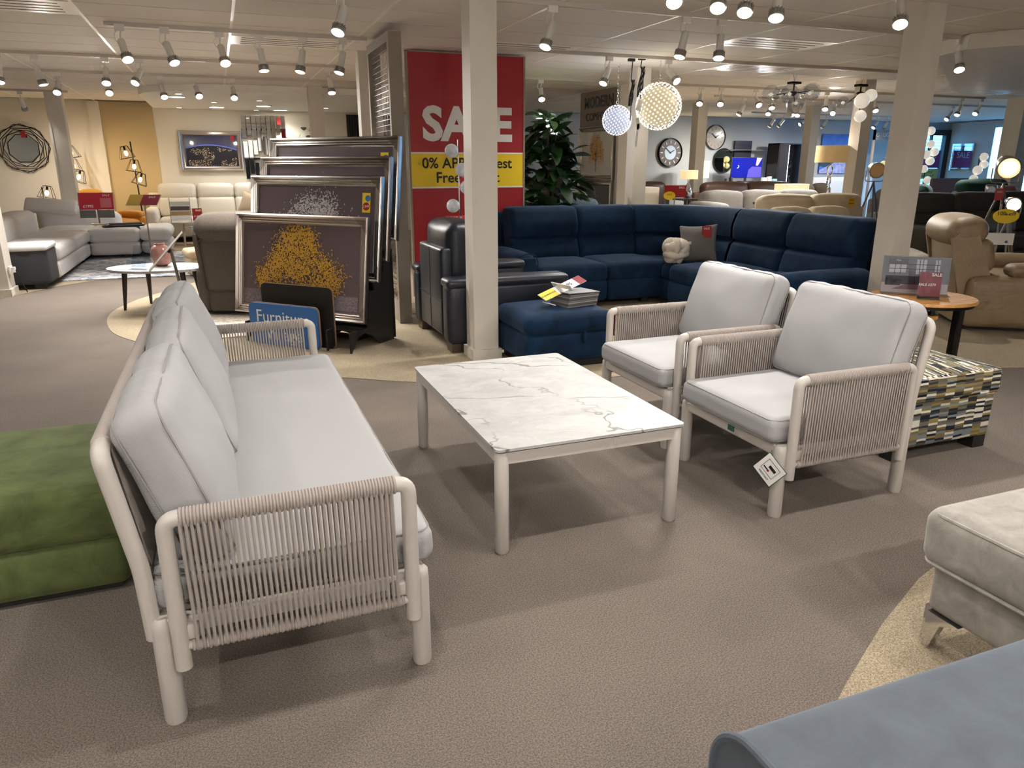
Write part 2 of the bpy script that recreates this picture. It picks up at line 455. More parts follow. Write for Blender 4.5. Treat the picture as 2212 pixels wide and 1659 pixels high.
def bend(pts, r, n=5):     # polyline with rounded corners
    pts = [Vector(p) for p in pts]; out = [pts[0]]
    for i in range(1, len(pts)-1):
        a, b, c = pts[i-1], pts[i], pts[i+1]
        d1 = (a-b).normalized(); d2 = (c-b).normalized()
        rr = min(r, (a-b).length*.49, (c-b).length*.49)
        for k in range(n+1):
            t = k/n; p = b+d1*rr*(1-t)**2+d2*rr*t**2
            out.append(p)
    return out+[pts[-1]]
TXT = {}
def text(body, size, mt, parent, x, z, y=-0.002, align='CENTER', name='lettering', M=None, sx=1.0, flip=False, bold=0.0, ext=0.0006):
    """flat lettering on a face that looks towards local -y"""
    cu = bpy.data.curves.new('t', 'FONT'); cu.body = body; cu.size = size; cu.align_x = align; cu.align_y = 'CENTER'
    cu.extrude = ext; cu.offset = bold; cu.resolution_u = 3
    to = bpy.data.objects.new('t', cu); C.objects.link(to)
    dg = bpy.context.evaluated_depsgraph_get()
    me = bpy.data.meshes.new_from_object(to.evaluated_get(dg))
    bpy.data.objects.remove(to); bpy.data.curves.remove(cu)
    me.materials.clear(); me.materials.append(mt)
    MM = T(x, y, z) @ RX(PI/2) @ Matrix.Diagonal((-sx if flip else sx, 1, 1, 1))
    if M is not None: MM = M @ MM
    me.transform(MM)
    return link(name, me, parent)
def copy_tree(o, parent=None):
    c = o.copy(); C.objects.link(c); c.parent = parent
    for ch in list(o.children):
        copy_tree(ch, c)
    return c
ORD = ['first', 'second', 'third', 'fourth', 'fifth', 'sixth', 'seventh', 'eighth', 'ninth', 'tenth', 'eleventh', 'twelfth', 'thirteenth']
# ------------------------------------------------------------------ setting
CZ = 2.70
X0, X1, Y0, Y1 = -6.0, 21.35, -3.5, 17.4
fl = struct('floor', MB().box(X0, Y0, -0.1, X1, Y1, 0), M_carpet)
def curve_poly(pts, n=4):
    """closed Catmull-Rom outline"""
    out = []; L = len(pts); P = [Vector((*p, 0)) for p in pts]
    for i in range(L):
        a, b, c, d = P[i-1], P[i], P[(i+1) % L], P[(i+2) % L]
        for k in range(n):
            t = k/n
            q = 0.5*((2*b)+(-a+c)*t+(2*a-5*b+4*c-d)*t*t+(-a+3*b-3*c+d)*t**3)
            out.append((q.x, q.y))
    return out
main = [(-1.0, 9.4), (-1.16, 8.8), (-1.18, 8.26), (-1.05, 7.55), (-.79, 7.03), (-.3, 6.25), (.3, 5.55), (.8, 5.2), (1.18, 4.95), (1.8, 4.72), (2.6, 4.55), (3.6, 4.3), (4.97, 3.87), (6, 3.52), (8, 3.0)]
pts = []
for i in range(len(main)-1):
    a = Vector(main[max(i-1, 0)]); b = Vector(main[i]); c = Vector(main[i+1]); d = Vector(main[min(i+2, len(main)-1)])
    for k in range(5):
        t = k/5
        q = 0.5*((2*b)+(-a+c)*t+(2*a-5*b+4*c-d)*t*t+(-a+3*b-3*c+d)*t**3); pts.append((q.x, q.y))
pts += [(8, 3.0), (20.2, 2.2), (20.2, 17.3), (1.2, 17.3), (.6, 13.0), (-.2, 10.95), (-.67, 10.06)]
obj('carpet_inlay', MB().prism(pts, 0.0005, 0.004), M_beigecar, fl)
obj('carpet_inlay', MB().prism([(-5.9, 9.3), (-2.9, 9.75), (-2.4, 10.2), (-2.0, 10.9), (-1.2, 11.65), (-.6, 12.4), (-.1, 13.6), (.6, 17.3), (-5.9, 17.3)], 0.0005, 0.004), M_beigecar, fl)
obj('carpet_inlay', MB().prism([(.95, .5), (.95, .98), (1.63, 1.372), (1.95, 1.545), (2.31, 1.71), (2.8, 1.87), (3.5, 1.97), (5.0, 2.0), (5.0, -1), (.95, -1)], 0.0005, 0.004), M_beigecar, fl)
ceil = struct('ceiling', MB().box(X0, Y0, CZ+.025, X1, Y1, CZ+.15), M_slab)
# suspended tiles: lines at x = .265 + 1.172 k, y = 7.03 + .586 j
TX, TY = 1.172, 0.586
tile_me = MB().box(-TX/2+.013, -TY/2+.008, 0, TX/2-.013, TY/2-.008, .02).mesh('ceiling_tile', M_tile)
cells = []
i0, i1 = int((X0-.265)//TX)+1, int((X1-.265)//TX)
j0, j1 = int((Y0-7.03)//TY)+1, int((Y1-7.03)//TY)
VENTS = [(-2, 0), (0, 2), (2, 1), (4, -1), (7, 5), (5, 2), (10, 4)]
for i in range(i0, i1):
    for j in range(j0, j1):
        if (i, j) in VENTS: continue
        x = .265+TX*(i+.5); y = 7.03+TY*(j+.5)
        # seen if it lies in front of the camera and inside the frame
        a = math.atan2(x, y)-math.radians(21.25); d = math.hypot(x, y)
        vis = abs(a) < math.radians(37) and d*math.cos(a) > 5.0
        cells.append((0 if vis else 1, d, x, y))
cells.sort()
rest = MB()
for n_, (v_, d_, x, y) in enumerate(cells):
    if n_ < 300 and v_ == 0: link('ceiling_tile', tile_me, ceil, T(x, y, CZ))
    else: rest.box(x-TX/2+.013, y-TY/2+.008, CZ, x+TX/2-.013, y+TY/2-.008, CZ+.02)
tag(obj('ceiling_tile_field', rest, M_tile, ceil), kind='stuff')
tees = MB()
for i in range(i0, i1+1):
    x = .265+TX*i; tees.box(x-.0125, Y0, CZ-.002, x+.0125, Y1, CZ+.012)
for j in range(j0, j1+1):
    y = 7.03+TY*j; tees.box(X0, y-.003, CZ+.012, X1, y+.003, CZ+.02)
obj('tee_bars', tees, M_tee, ceil)
for n_, (i, j) in enumerate(VENTS):
    x = .265+TX*(i+.5); y = 7.03+TY*(j+.5)
    vlab = ['ceiling air vent at the upper left corner of the picture', 'slotted air vent in the ceiling behind the left spotlights', 'slotted air vent beside the steel spotlight right of the pillar',
            'slotted air vent in the ceiling left of the big right pillar', 'slotted air vent far back in the right ceiling', 'slotted air vent above the clear globe pendant', 'slotted air vent near the shop windows'][n_]
    v = thing('ceiling_vent', vlab, 'air vent', (x, y, CZ))
    obj('vent_panel', MB().box(-TX/2+.012, -TY/2+.008, -.002, TX/2-.012, TY/2-.008, .018), M_tee, v)
    for q in (-.18, -.06, .06, .18):
        obj('slot', MB().box(-.48, q-.012, -.003, .48, q+.012, .0), M_slab, v)
# walls
struct('wall_back', MB().box(X0, Y1, 0, 4.6, Y1+.12, CZ+.15), M_wallc)
struct('wall_back', MB().box(4.6, Y1, 0, 19.95, Y1+.12, CZ+.15).box(19.95, Y1, 2.52, X1, Y1+.12, CZ+.15), M_wall)
struct('wall_panel', MB().box(-2.02, Y1-.02, 0, -1.07, Y1+.001, CZ), M_ochre)
struct('trim_1', MB().box(-2.22, Y1-.1, 0, -2.02, Y1+.001, CZ), M_wallc)
struct('wall_left', MB().box(X0-.12, Y0, 0, X0, Y1, CZ+.15), M_wallc)
struct('wall_front', MB().box(X0, Y0-.12, 0, X1, Y0, CZ+.15), M_white)
wr_ = MB()
wr_.box(X1, Y0, 0, X1+.12, 9.2, CZ+.15).box(X1, 15.95, 0, X1+.12, Y1+.12, CZ+.15).box(X1, 9.2, 2.62, X1+.12, 15.95, CZ+.15).box(X1, 9.2, 0, X1+.12, 15.95, .12)
struct('wall_right', wr_, M_white)
# shop window in the right wall
w = struct('window_1', MB().box(X1+.03, 9.2, .12, X1+.09, 15.95, .2).box(X1+.03, 9.2, 2.54, X1+.09, 15.95, 2.62), M_plast)
for k in range(7):
    y0 = 9.2+k*.964
    obj('pane', MB().box(X1+.055, y0+.03, .2, X1+.065, y0+.934, 2.54), M_glass, w)
    obj('mullion', MB().box(X1+.02, y0-.03, .12, X1+.1, y0+.03, 2.62), mat('blue_mullion', (60, 120, 190), .4), w)
bl = thing('vertical_blind', 'blue vertical blind drawn at the edge of the shop window', 'blind', (X1-.06, 15.0, 0))
for k in range(7):
    obj('blind_slat', MB().box(-.03, -.055, .15, .03, .055, 2.58, T(0, .1*k, 0) @ RZ(.5)), mat('blue_blind', (72, 132, 205), .6), bl)
# glazed entrance in the back wall
d = struct('door_1', MB().box(19.95, Y1-.04, 0, 20.07, Y1+.1, 2.52).box(21.15, Y1-.04, 0, X1, Y1+.1, 2.52).box(20.07, Y1-.04, 2.36, 21.15, Y1+.1, 2.52).box(20.58, Y1-.02, 0, 20.63, Y1+.06, 2.36), mat('dark_frame', (62, 58, 56), .5))
obj('pane', MB().box(20.07, Y1+.02, 0, 20.58, Y1+.03, 2.36), M_glass, d)
obj('pane', MB().box(20.63, Y1+.02, 0, 21.15, Y1+.03, 2.36), M_glass, d)
sh = thing('roller_shutter', 'pale slatted roller shutter outside the glazed entrance', 'shutter', (20.7, Y1+.7, 0))
sl_me = MB().box(-1.6, 0, 0, 1.6, .03, .085).mesh('shutter_slat', mat('shutter_paint', (200, 215, 225), .5))
for k in range(26): link('shutter_slat', sl_me, sh, T(0, 0, .03+k*.1))
obj('side_rail', MB().box(-1.68, -.03, 0, -1.6, .06, 2.66), M_track, sh); obj('side_rail', MB().box(1.6, -.03, 0, 1.68, .06, 2.66), M_track, sh)
struct('ground', MB().box(16, Y1+.12, -.12, 32, 30, -.02).box(X1+.12, -3, -.12, 32, Y1+.12, -.02), mat('paving', (150, 150, 150), .9))
# soffit over the back left bay with downlights
sof = struct('ceiling_bulkhead', MB().prism([(-1.05, 17.39), (-1.05, 14.2), (-.93, 13.75), (-.6, 13.35), (-.1, 13.1), (.6, 13.0), (5.2, 13.1), (5.2, 17.39)], 2.6, CZ-.003), M_white)
DL = [(385, 207)]
for n_, (x, y, r) in enumerate([(-.49, 14.35, .14), (.15, 16.6, .14), (1.0, 15.955, .14), (1.4, 17.0, .14), (-.43, 13.7, .05), (-.55, 16.9, .05), (.1, 15.3, .05), (.85, 14.6, .05), (.92, 17.1, .05), (2.2, 16.0, .05), (3.0, 15.1, .05)]):
    dl = thing('downlight', ['large downlight nearest the ochre wall', 'large downlight above the earth picture', 'large downlight above the mirror strips', 'large downlight nearest the slim pillar', 'small downlight at the tip of the bulkhead', 'small downlight by the ochre wall', 'small downlight before the earth picture', 'small downlight before the mirror strips', 'small downlight against the back wall', 'small downlight right of the slim pillar', 'small downlight by the black slat panel'][n_]+' in the curved bulkhead', 'downlight', (x, y, 2.6), 0, 'downlights in the curved bulkhead')
    obj('rim', MB().lathe([(r*1.12, 0), (r*1.12, -.012), (r, -.014), (r*.95, 0)], 20), M_plast, dl)
    obj('lens', MB().lathe([(0.0, -.008), (r*.96, -.008)][::-1], 20), M_lens, dl)
    if r > .1:
        li = bpy.data.lights.new('downlight_lamp', 'SPOT'); li.energy = 60; li.color = SPOT_COL; li.spot_size = 2.4; li.spot_blend = .8; li.shadow_soft_size = .1
        lo = bpy.data.objects.new('downlight_lamp', li); C.objects.link(lo); lo.parent = dl; lo.location = (0, 0, -.03)
# dropped angular soffit at the right
poly = [(7.0, 6.0), (6.85, 5.55), (7.05, 5.2), (8.4, 4.4), (12.5, 6.5), (10.9, 8.35), (10.65, 8.75)]
s2 = struct('ceiling_bulkhead', MB().prism(poly, 2.56, CZ-.003), M_col)
# columns
def column(x, y, s, label, rz=0.0, plinth=True):
    c_ = struct('column', MB().box(-s/2, -s/2, 0, s/2, s/2, CZ+.03), M_col); c_.location = (x, y, 0); c_.rotation_euler = (0, 0, rz)
    obj('corner_bead', MB().box(-s/2-.004, -s/2-.004, .12, -s/2+.03, -s/2+.02, CZ), M_col, c_)
    if plinth: obj('skirting', MB().box(-s/2-.022, -s/2-.022, 0, s/2+.022, s/2+.022, .085), M_col, c_)
    c_['label'] = label
column(1.875, 5.48, .2, 'square beige pillar in the middle, in front of the red sale board')
column(5.345, 4.745, .2, 'tall square beige pillar right of the navy corner sofa')
column(1.69, 8.86, .2, 'square pillar left of the wire display panel')
column(1.62, 12.95, .22, 'slim pillar behind the leaning framed pictures')
column(-2.46, 15.4, .25, 'leaning-looking pillar beside the geometric wall mirror')
column(-2.57, 10.33, .3, 'white pillar at the left edge beside the grey corner sofa')
column(5.27, 8.95, .2, 'pillar behind the large crystal ball pendant')
column(9.15, 9.0, .2, 'pillar behind the drum lamp shade and globe pendant')
column(12.0, 13.15, .22, 'distant pillar right of the television')
column(9.32, 13.4, .22, 'distant pillar between the two round clocks')
column(14.6, 10.45, .36, 'wide pillar at the right edge behind the tripod lamps')

# ------------------------------------------------------------------ lighting tracks and spotlights
HEAD = {}
def head_meshes():
    HEAD['adaptor'] = MB().box(-.04, -.016, -.03, .04, .016, .03).mesh('adaptor', M_plast)
    HEAD['arm'] = MB().tube(bend([(0, 0, 0), (0, 0, .05), (.012, 0, .1)], .02), .007, 6).mesh('arm', M_plast)
    HEAD['cable'] = MB().tube(bend([(0, 0, .1), (-.045, .01, .085), (-.05, .01, .03), (-.01, 0, -.02)], .05), .004, 5).mesh('cable', M_plast)
    HEAD['body'] = MB().lathe([(.0, .0), (.028, .0), (.031, -.006), (.031, -.135), (.034, -.14), (.034, -.15)], 16).mesh('body', M_plast)
    hs = MB()
    hs.lathe([(.03, -.15), (.036, -.165), (.046, -.192), (.05, -.2), (.048, -.205)], 18)
    for k in range(14):
        a = 2*PI*k/14
        hs.box(.03, -.002, -.03, .048, .002, .02, RZ(a) @ T(0, 0, -.17))
    HEAD['heat_sink'] = hs.mesh('heat_sink', M_sink)
    HEAD['lens'] = MB().lathe([(.046, -.203), (.04, -.209), (0.0, -.211)], 18).mesh('lens', M_lens)
head_meshes()
def head(x, y, d, label, group, zt=2.66, light=True, power=1.0, size=124):
    t = thing('track_spotlight', label, 'spotlight', (x, y, zt), 0, group)
    link('adaptor', HEAD['adaptor'], t, T(0, 0, -.01))
    d = Vector(d).normalized()
    link('arm', HEAD['arm'], t, T(0, 0, -.12))
    link('cable', HEAD['cable'], t, T(0, 0, -.13))
    R = look((0, 0, -.11), d)
    b = link('body', HEAD['body'], t, R)
    link('heat_sink', HEAD['heat_sink'], b); link('lens', HEAD['lens'], b)
    if light:
        li = bpy.data.lights.new('lamp', 'SPOT'); li.energy = SPOT_W*power; li.color = SPOT_COL
        li.spot_size = math.radians(size); li.spot_blend = 1.0; li.shadow_soft_size = .035
        lo = bpy.data.objects.new('lamp', li); C.objects.link(lo); lo.parent = t; lo.matrix_local = look(Vector((0, 0, -.11))+d*.225, d)
    return t
def track(x0, x1, y, label):
    tag(obj('lighting_track', MB().box(x0, y-.018, CZ-.034, x1, y+.018, CZ), M_track), label, 'track')
track(-.78, 1.52, 7.85, 'ceiling track carrying six spotlights left of the wire display panel')
track(-4.5, 1.55, 10.1, 'second ceiling track, behind the six-spotlight track at the left')
track(-4.5, 4.6, 11.88, 'ceiling track just before the curved bulkhead')
track(-.5, 9.5, 5.67, 'long ceiling track running right from the middle pillar')
track(2.2, 5.2, 4.13, 'ceiling track at the top edge of the picture with hanging lamp tips')
track(2.6, 9.0, 7.95, 'ceiling track behind the crystal ball pendants')
track(4.0, 13.5, 10.4, 'ceiling track before the globe pendants on the right')
track(8.5, 16.5, 11.8, 'ceiling track behind the globe pendants on the right')
track(12.0, 17.5, 15.15, 'ceiling track nearest the grey back wall')
rows = {
 'A': ('the left track with six lamps', 1.3, [(-0.66, 7.82, 0.21, -0.51, -0.83), (-0.3, 7.83, 0.28, -0.42, -0.86), (0.16, 7.86, 0.13, -0.6, -0.79), (0.51, 7.87, 0.08, -0.17, -0.98), (0.9, 7.87, -0.21, -0.17, -0.96), (1.28, 7.84, -0.28, -0.16, -0.95)]),
 'B': ('the second left track', 1.5, [(-2.09, 10.1, -0.02, -0.33, -0.94), (-1.74, 10.1, 0.23, -0.08, -0.97), (-1.05, 10.1, -0.01, -0.56, -0.83), (-0.69, 10.1, -0.34, -0.55, -0.76), (1.46, 10.1, 0.02, -0.38, -0.92)]),
 'C': ('the track before the curved bulkhead', 1.7, [(-1.82, 11.88, -0.06, -0.68, -0.73), (-1.23, 11.88, 0.06, -0.74, -0.67), (-0.58, 11.88, 0.14, -0.58, -0.8), (-0.14, 11.88, 0.17, -0.69, -0.71), (0.35, 11.88, 0.01, -0.67, -0.74)]),
 'D': ('the long track right of the middle pillar', 1.0, [(2.54, 5.67, -0.38, -0.2, -0.9), (3.75, 5.67, -0.29, -0.09, -0.95), (4.1, 5.67, -0.22, -0.27, -0.94), (6.89, 5.67, -0.31, -0.45, -0.84)]),
 'E': ('the track cut by the top edge of the picture', .8, [(2.63, 4.13, -0.32, -0.56, -0.76), (2.96, 4.13, -0.39, -0.47, -0.79), (3.17, 4.13, -0.4, -0.39, -0.83), (3.39, 4.13, -0.28, -0.35, -0.89), (4.41, 4.13, -0.39, -0.47, -0.79)]),
 'F': ('the track behind the crystal balls', 1.0, [(4.27, 7.95, -0.46, -0.23, -0.86), (5.05, 7.95, .1, -.6, -.5)]),
 'G': ('the track before the globe pendants', 1.6, [(4.49, 10.4, -0.18, -0.6, -0.78), (7.23, 10.4, -0.45, -0.53, -0.72), (7.61, 10.4, -0.43, -0.57, -0.7), (8.28, 10.4, -0.16, -0.71, -0.68), (8.59, 10.4, -0.23, -0.49, -0.84), (9.75, 10.4, -0.43, -0.42, -0.8), (10.81, 10.4, -0.27, -0.55, -0.79), (12.92, 10.4, -0.47, -0.1, -0.88), (13.43, 10.4, -0.68, -0.07, -0.73)]),
 'H': ('the track behind the globe pendants', 1.6, [(9.17, 11.8, -0.48, 0.16, -0.86), (9.74, 11.8, -0.47, -0.43, -0.77), (10.22, 11.8, -0.18, -0.54, -0.82), (10.43, 11.8, -0.47, -0.36, -0.81), (11.28, 11.8, -0.64, -0.54, -0.55), (14.43, 11.8, -0.66, -0.02, -0.75)]),
 'I': ('the track nearest the grey back wall', 1.9, [(12.68, 15.15, -0.2, 0.5, -0.8), (12.96, 15.15, -0.2, 0.6, -0.8), (13.65, 15.15, -0.83, 0.12, -0.54), (14.3, 15.15, -0.1, 0.6, -0.74), (15.956, 15.15, -0.68, -0.07, -0.73), (16.3, 15.15, .1, 0.6, -0.78)]),
}
NUMS = 'one two three four five six seven eight nine ten'.split()
for k, (desc, pw, l) in rows.items():
    for n_, (x, y, dx, dy, dz) in enumerate(l):
        head(x, y, (dx, dy, dz), '%s spotlight from the left on %s' % (ORD[n_], desc), 'track spotlights', power=pw)
head(.95, 5.67, (-.32, -.37, -.87), 'single bright white spotlight hanging above the leaning framed pictures', 'track spotlights')
track(-3.6, -2.2, 15.1, 'short ceiling track above the geometric wall mirror')
head(-2.9, 15.1, (.07, .5, -.79), 'white spotlight hanging above the geometric wall mirror', 'track spotlights', power=1.3)
# unseen tracks and spotlights, added over and behind the camera as fill light
for n_, (y, xs) in enumerate(((1.9, (-2.6, -1.2, 0.3, 1.6, 2.9, 4.4)), (-.6, (-2.5, -.8, .9, 2.6, 4.3)), (-2.4, (-3, -1, 1, 3, 5)))):
    track(-4, 6, y, ['unseen added ceiling track above the camera', 'unseen added ceiling track behind the camera', 'unseen added ceiling track along the front wall'][n_])
    for q, x in enumerate(xs):
        head(x, y, (.12*(-1)**q, (.2, .75, -1.6)[n_], -.9), 'unseen added fill spotlight, %s from the left on the track %s' % (ORD[q], ('above the camera', 'behind the camera', 'along the front wall')[n_]), 'track spotlights', size=150, power=(.7, 1.1, 2.6)[n_])
# ------------------------------------------------------------------ rope garden set
def rope_loop(z0, z1, r=.0042, g=.019):
    """one strand wrapped round the top and the bottom tube of a panel (in the x-z plane of the panel's y thickness)"""
    pts = []
    for i in range(7):
        a = PI*i/6; pts.append((0, g*math.cos(a), z1+g*math.sin(a)))
    for i in range(7):
        a = PI+PI*i/6; pts.append((.006, g*.85*math.cos(a), z0+g*.85*math.sin(a)))
    return MB().tube(pts, r, 5, closed=True)
def wrap_tube(p0, p1, r, pitch=.0085, n=10):
    p0, p1 = Vector(p0), Vector(p1); L = (p1-p0).length; k = int(L/pitch)
    pts = []; rs = []
    for i in range(k):
        for f, q in ((.02, .86), (.3, 1.0), (.7, 1.0)):
            pts.append(p0+(p1-p0)*((i+f)/k)); rs.append(r*q)
    pts.append(p1); rs.append(r*.86)
    return MB().tube(pts, rs, n)
def garden_seat(name, label, cat, loc, rz, W, ncush, group=None, wr=.006, cush_M=None, tagside=None):
    t = thing(name, label, cat, loc, rz, group)
    h = W/2
    ly = h-.055
    for sx_ in (.368, -.343):
        for s in (-1, 1):
            obj('leg', MB().tube([(sx_, s*ly, 0), (sx_, s*ly, .012), (sx_, s*ly, .30), (sx_, s*ly, .325), (sx_, s*ly, .334)], [.027, .03, .03, .028, .02], 16), M_frame, t)
    fr = MB()
    for sx_ in (.368, -.343): fr.rbox((sx_, 0, .305), (.04, 2*ly-.03, .055), .012, 2, 1)
    for s in (-1, 1):
        fr.rbox((.0125, s*ly, .305), (.70, .045, .055), .012, 2, 1)
        for sx_ in (.30, -.27): fr.rbox((sx_, s*(ly+.02), .29), (.05, .04, .05), .012, 2, 1)
    for q in range(1, 2+int(W)):
        y = -ly+2*ly*q/(2+int(W)); fr.box(-.34, y-.02, .318, .36, y+.02, .33)
    obj('seat_frame', fr, M_frame, t)
    # arms: bent tube, rope wrapped
    zt, zb = .628, .25
    for s in (-1, 1):
        y = s*(h-.022)
        a = obj('arm', MB().tube(bend([(.34, y, .185), (.34, y, zt), (-.30, y, zt), (-.30, y, .185)], .036, 7), .0225, 14), M_frame, t)
        obj('lower_rail', MB().tube([(-.30, y, zb), (.34, y, zb)], .013, 10), M_frame, a)
        obj('rope_wrap', wrap_tube((-.262, y, zt), (.302, y, zt), .0275), M_rope, a)
        obj('rope_wrap', wrap_tube((-.272, y, zb), (.312, y, zb), .0185, .0085), M_rope, a)
        me = rope_loop(zb, zt).mesh('rope', M_rope)
        n = 39
        for i in range(n):
            x = -.262+.55*i/(n-1)
            link('rope', me, a, T(x, y, 0))
    # back frame and its rope panel
    yb = h-.062
    pb = [(-.365, -yb, .27), (-.372, -yb, .48), (-.424, -yb, .815), (-.424, yb, .815), (-.372, yb, .48), (-.365, yb, .27)]
    b = obj('back_frame', MB().tube(bend(pb, .045, 7), .0225, 14), M_frame, t)
    obj('lower_rail', MB().tube([(-.372, -yb, .46), (-.372, yb, .46)], .013, 8), M_frame, b)
    obj('rope_wrap', wrap_tube((-.424, -yb+.06, .815), (-.424, yb-.06, .815), .0275, .012), M_rope, b)
    n = int((2*yb-.12)/.0165)
    lp = rope_loop(0, .36, .0042, .019).mesh('rope', M_rope)
    for i in range(min(n, 150)):
        y = -yb+.065+(2*yb-.13)*i/(min(n, 150)-1)
        link('rope', lp, b, T(-.372, y, .46) @ RY(-.145) @ RZ(PI/2))
    # cushions
    sw = W-.115
    def seat_fn(p):
        z = p.z
        if p.z > .4: z += .006*math.sin(p.y*7+p.x*3)*max(0, 1-abs(p.x)*2.0)+.007*noise.noise((p.x*2.2, p.y*8+3*p.x, 1.5))*max(0, 1-abs(p.x-.03)*2.4)
        return (p.x, p.y, z)
    sm = MB().rbox((.03, 0, .395), (.79, sw, .118), .04, 3, 26, (0, 0, .02), None, wr*.5, 7, seat_fn)
    sc_ = obj('seat_cushion', sm, M_cush, t)
    for zz in (.395+.047, .395-.047):
        obj('seam', MB().tube([(x+.03, y, zz) for x, y in rrect(.395-.011, sw/2-.011, .04)], 0.0034, 5, closed=True), M_seam, sc_)
    gap = .15 if ncush > 1 else .095
    cw = (W-gap)/ncush
    for i in range(ncush):
        yc = -(W-gap)/2+cw*(i+.5)
        jit = [(.0, .0, 0), (.012, .03, .02), (-.008, -.02, -.02)][i % 3]
        Mc = T(-.262+jit[0], yc, .675) @ RZ(jit[2]) @ RY(-.33+jit[1]*.3) if cush_M is None else cush_M(yc)
        def cush_fn(p, sd=i):
            e_ = max(0, (p.z-.06)/.19); q_ = noise.noise((p.y*15, p.x*4, sd*3.1))
            return (p.x+.004*noise.noise((p.y*6, p.z*6, sd+.5)), p.y, p.z+.007*q_*e_*e_)
        bc = obj('back_cushion', MB().rbox((0, 0, 0), (.15, cw+.012, .50), .06, 3, 24, (.042, .0, .0), None, wr, 6.5, cush_fn), M_cush, t, Mc)
        for xx in (.055, -.055):
            pts_ = [Vector((xx, y, z)) for y, z in rrect((cw+.012)/2-.012, .25-.012, .06, 6)]
            pts_ = [cush_fn(p+noise.noise_vector(p*6.5)*wr) for p in pts_]
            obj('seam', MB().tube(pts_, 0.0034, 5, closed=True), M_seam, bc)
    return t
sofa = garden_seat('garden_sofa', 'long pale grey rope-arm garden sofa with three back cushions, in the left foreground', 'sofa', (.08, 3.085, 0), 0, 2.41, 3, None, .008)
GA = 'rope-arm garden armchairs facing the sofa'
ch1 = garden_seat('garden_armchair', 'nearer grey rope-arm garden armchair with a care tag hanging from its leg', 'armchair', (2.53, 2.685, 0), PI, .81, 1, GA, .005)
ch2 = garden_seat('garden_armchair', 'farther grey rope-arm garden armchair next to the navy footstool', 'armchair', (2.53, 3.565, 0), PI, .81, 1, GA, .005)
# green woven label and care tag
obj('woven_label', MB().box(.428, .06, .318, .431, .105, .345), mat('green_label', (20, 70, 52), .7), ch1)
obj('woven_label', MB().box(-.30, -.372, .70, -.285, -.368, .76), mat('green_label', (20, 70, 52), .7), ch2)
ct = obj('care_tag', MB().box(-.055, -.0015, -.055, .055, .0015, .055), M_card, ch1, T(.415, .345, .225) @ RZ(PI/2+.35) @ RY(.7))
ct['label'] = 'white square care tag with a printed warning mark'
obj('print', MB().box(-.058, .0, -.058, .058, .001, .058), mat('green_label', (20, 70, 52), .7), ct)
pr = MB()
for (a, b_, c_, d_) in ((-.036, -.024, .036, -.0225), (-.036, .036, .036, .0375), (-.036, -.024, -.0345, .036), (.0345, -.024, .036, .036), (-.012, .006, .026, .02), (-.03, -.01, -.004, -.004)):
    pr.box(a, -.0025, b_, c_, -.0015, d_)
obj('print', pr, M_ink, ct)
obj('print', MB().lathe([(0, 0), (.006, 0)][::-1], 10, T(-.002, -.0026, -.008) @ RX(PI/2)), M_red, ct)
text('RESISTANT', .012, M_ink, ct, 0, -.04, -.002)
obj('tag_cord', MB().tube([(.415, .345, .295), (.40, .33, .31)], .0015, 5), mat('green_label', (20, 70, 52), .7), ch1)

# ------------------------------------------------------------------ coffee table
ctb = thing('coffee_table', 'low coffee table with a white marbled top and beige metal legs in the middle', 'table', (1.31, 3.09, 0))
tw, tl = .425, .65
obj('table_top', MB().prism(rrect(tw, tl, .022, 4), .444, .455), M_marble, ctb)
ap = MB()
ap.box(-tw+.035, -tl+.012, .388, tw-.035, -tl+.03, .436).box(-tw+.035, tl-.03, .388, tw-.035, tl-.012, .436)
ap.box(-tw+.012, -tl+.035, .388, -tw+.03, tl-.035, .436).box(tw-.03, -tl+.035, .388, tw-.012, tl-.035, .436)
obj('apron', ap, M_frame, ctb)
obj('shadow_gap', MB().box(-tw+.03, -tl+.03, .434, tw-.03, tl-.03, .445), M_taupe, ctb)
for sx_ in (-1, 1):
    for s in (-1, 1):
        obj('leg', MB().tube([(sx_*(tw-.033), s*(tl-.033), z) for z in (0, .008, .43, .436)], [.024, .029, .029, .026], 18), M_frame, ctb)

# ------------------------------------------------------------------ footstools and bench
def piping(mb, hx, hy, z, r, pr=.005): mb.tube([(x, y, z) for x, y in rrect(hx, hy, r, 5)], pr, 6, closed=True); return mb
g = thing('footstool', 'olive green velvet footstool behind the garden sofa at the left edge', 'footstool', (-1.18, 3.1, 0))
obj('top_cushion', MB().rbox((0, 0, .315), (1.5, .80, .21), .045, 3, 6, (0, 0, .02), None, .006, 4), M_green, g)
obj('piping', piping(MB(), .738, .388, .40, .045), M_green, g)
obj('body', MB().rbox((0, 0, .12), (1.47, .77, .2), .04, 2, 3, (0, 0, 0)), M_green, g)
obj('plinth', MB().box(-.7, -.35, 0, .7, .35, .04), M_black, g)
st = thing('footstool', 'patchwork striped storage footstool behind the nearer garden armchair', 'footstool', (3.49, 2.93, 0))
obj('lid', MB().rbox((0, 0, .385), (.72, .72, .13), .03, 2, 5, (0, 0, .03)), M_patch, st)
obj('body', MB().rbox((0, 0, .2), (.69, .69, .27), .025, 2, 3), M_patch, st)
obj('piping', piping(piping(MB(), .352, .352, .443, .03, .006), .352, .352, .327, .03, .006), M_patch, st)
for a in (-1, 1):
    for b_ in (-1, 1): obj('foot', MB().box(a*.29-.045, b_*.29-.045, 0, a*.29+.045, b_*.29+.045, .07), M_black, st)
bo = thing('footstool', 'pale stone velvet footstool with piped edge and chrome feet at the right', 'footstool', (2.42, 1.06, 0))
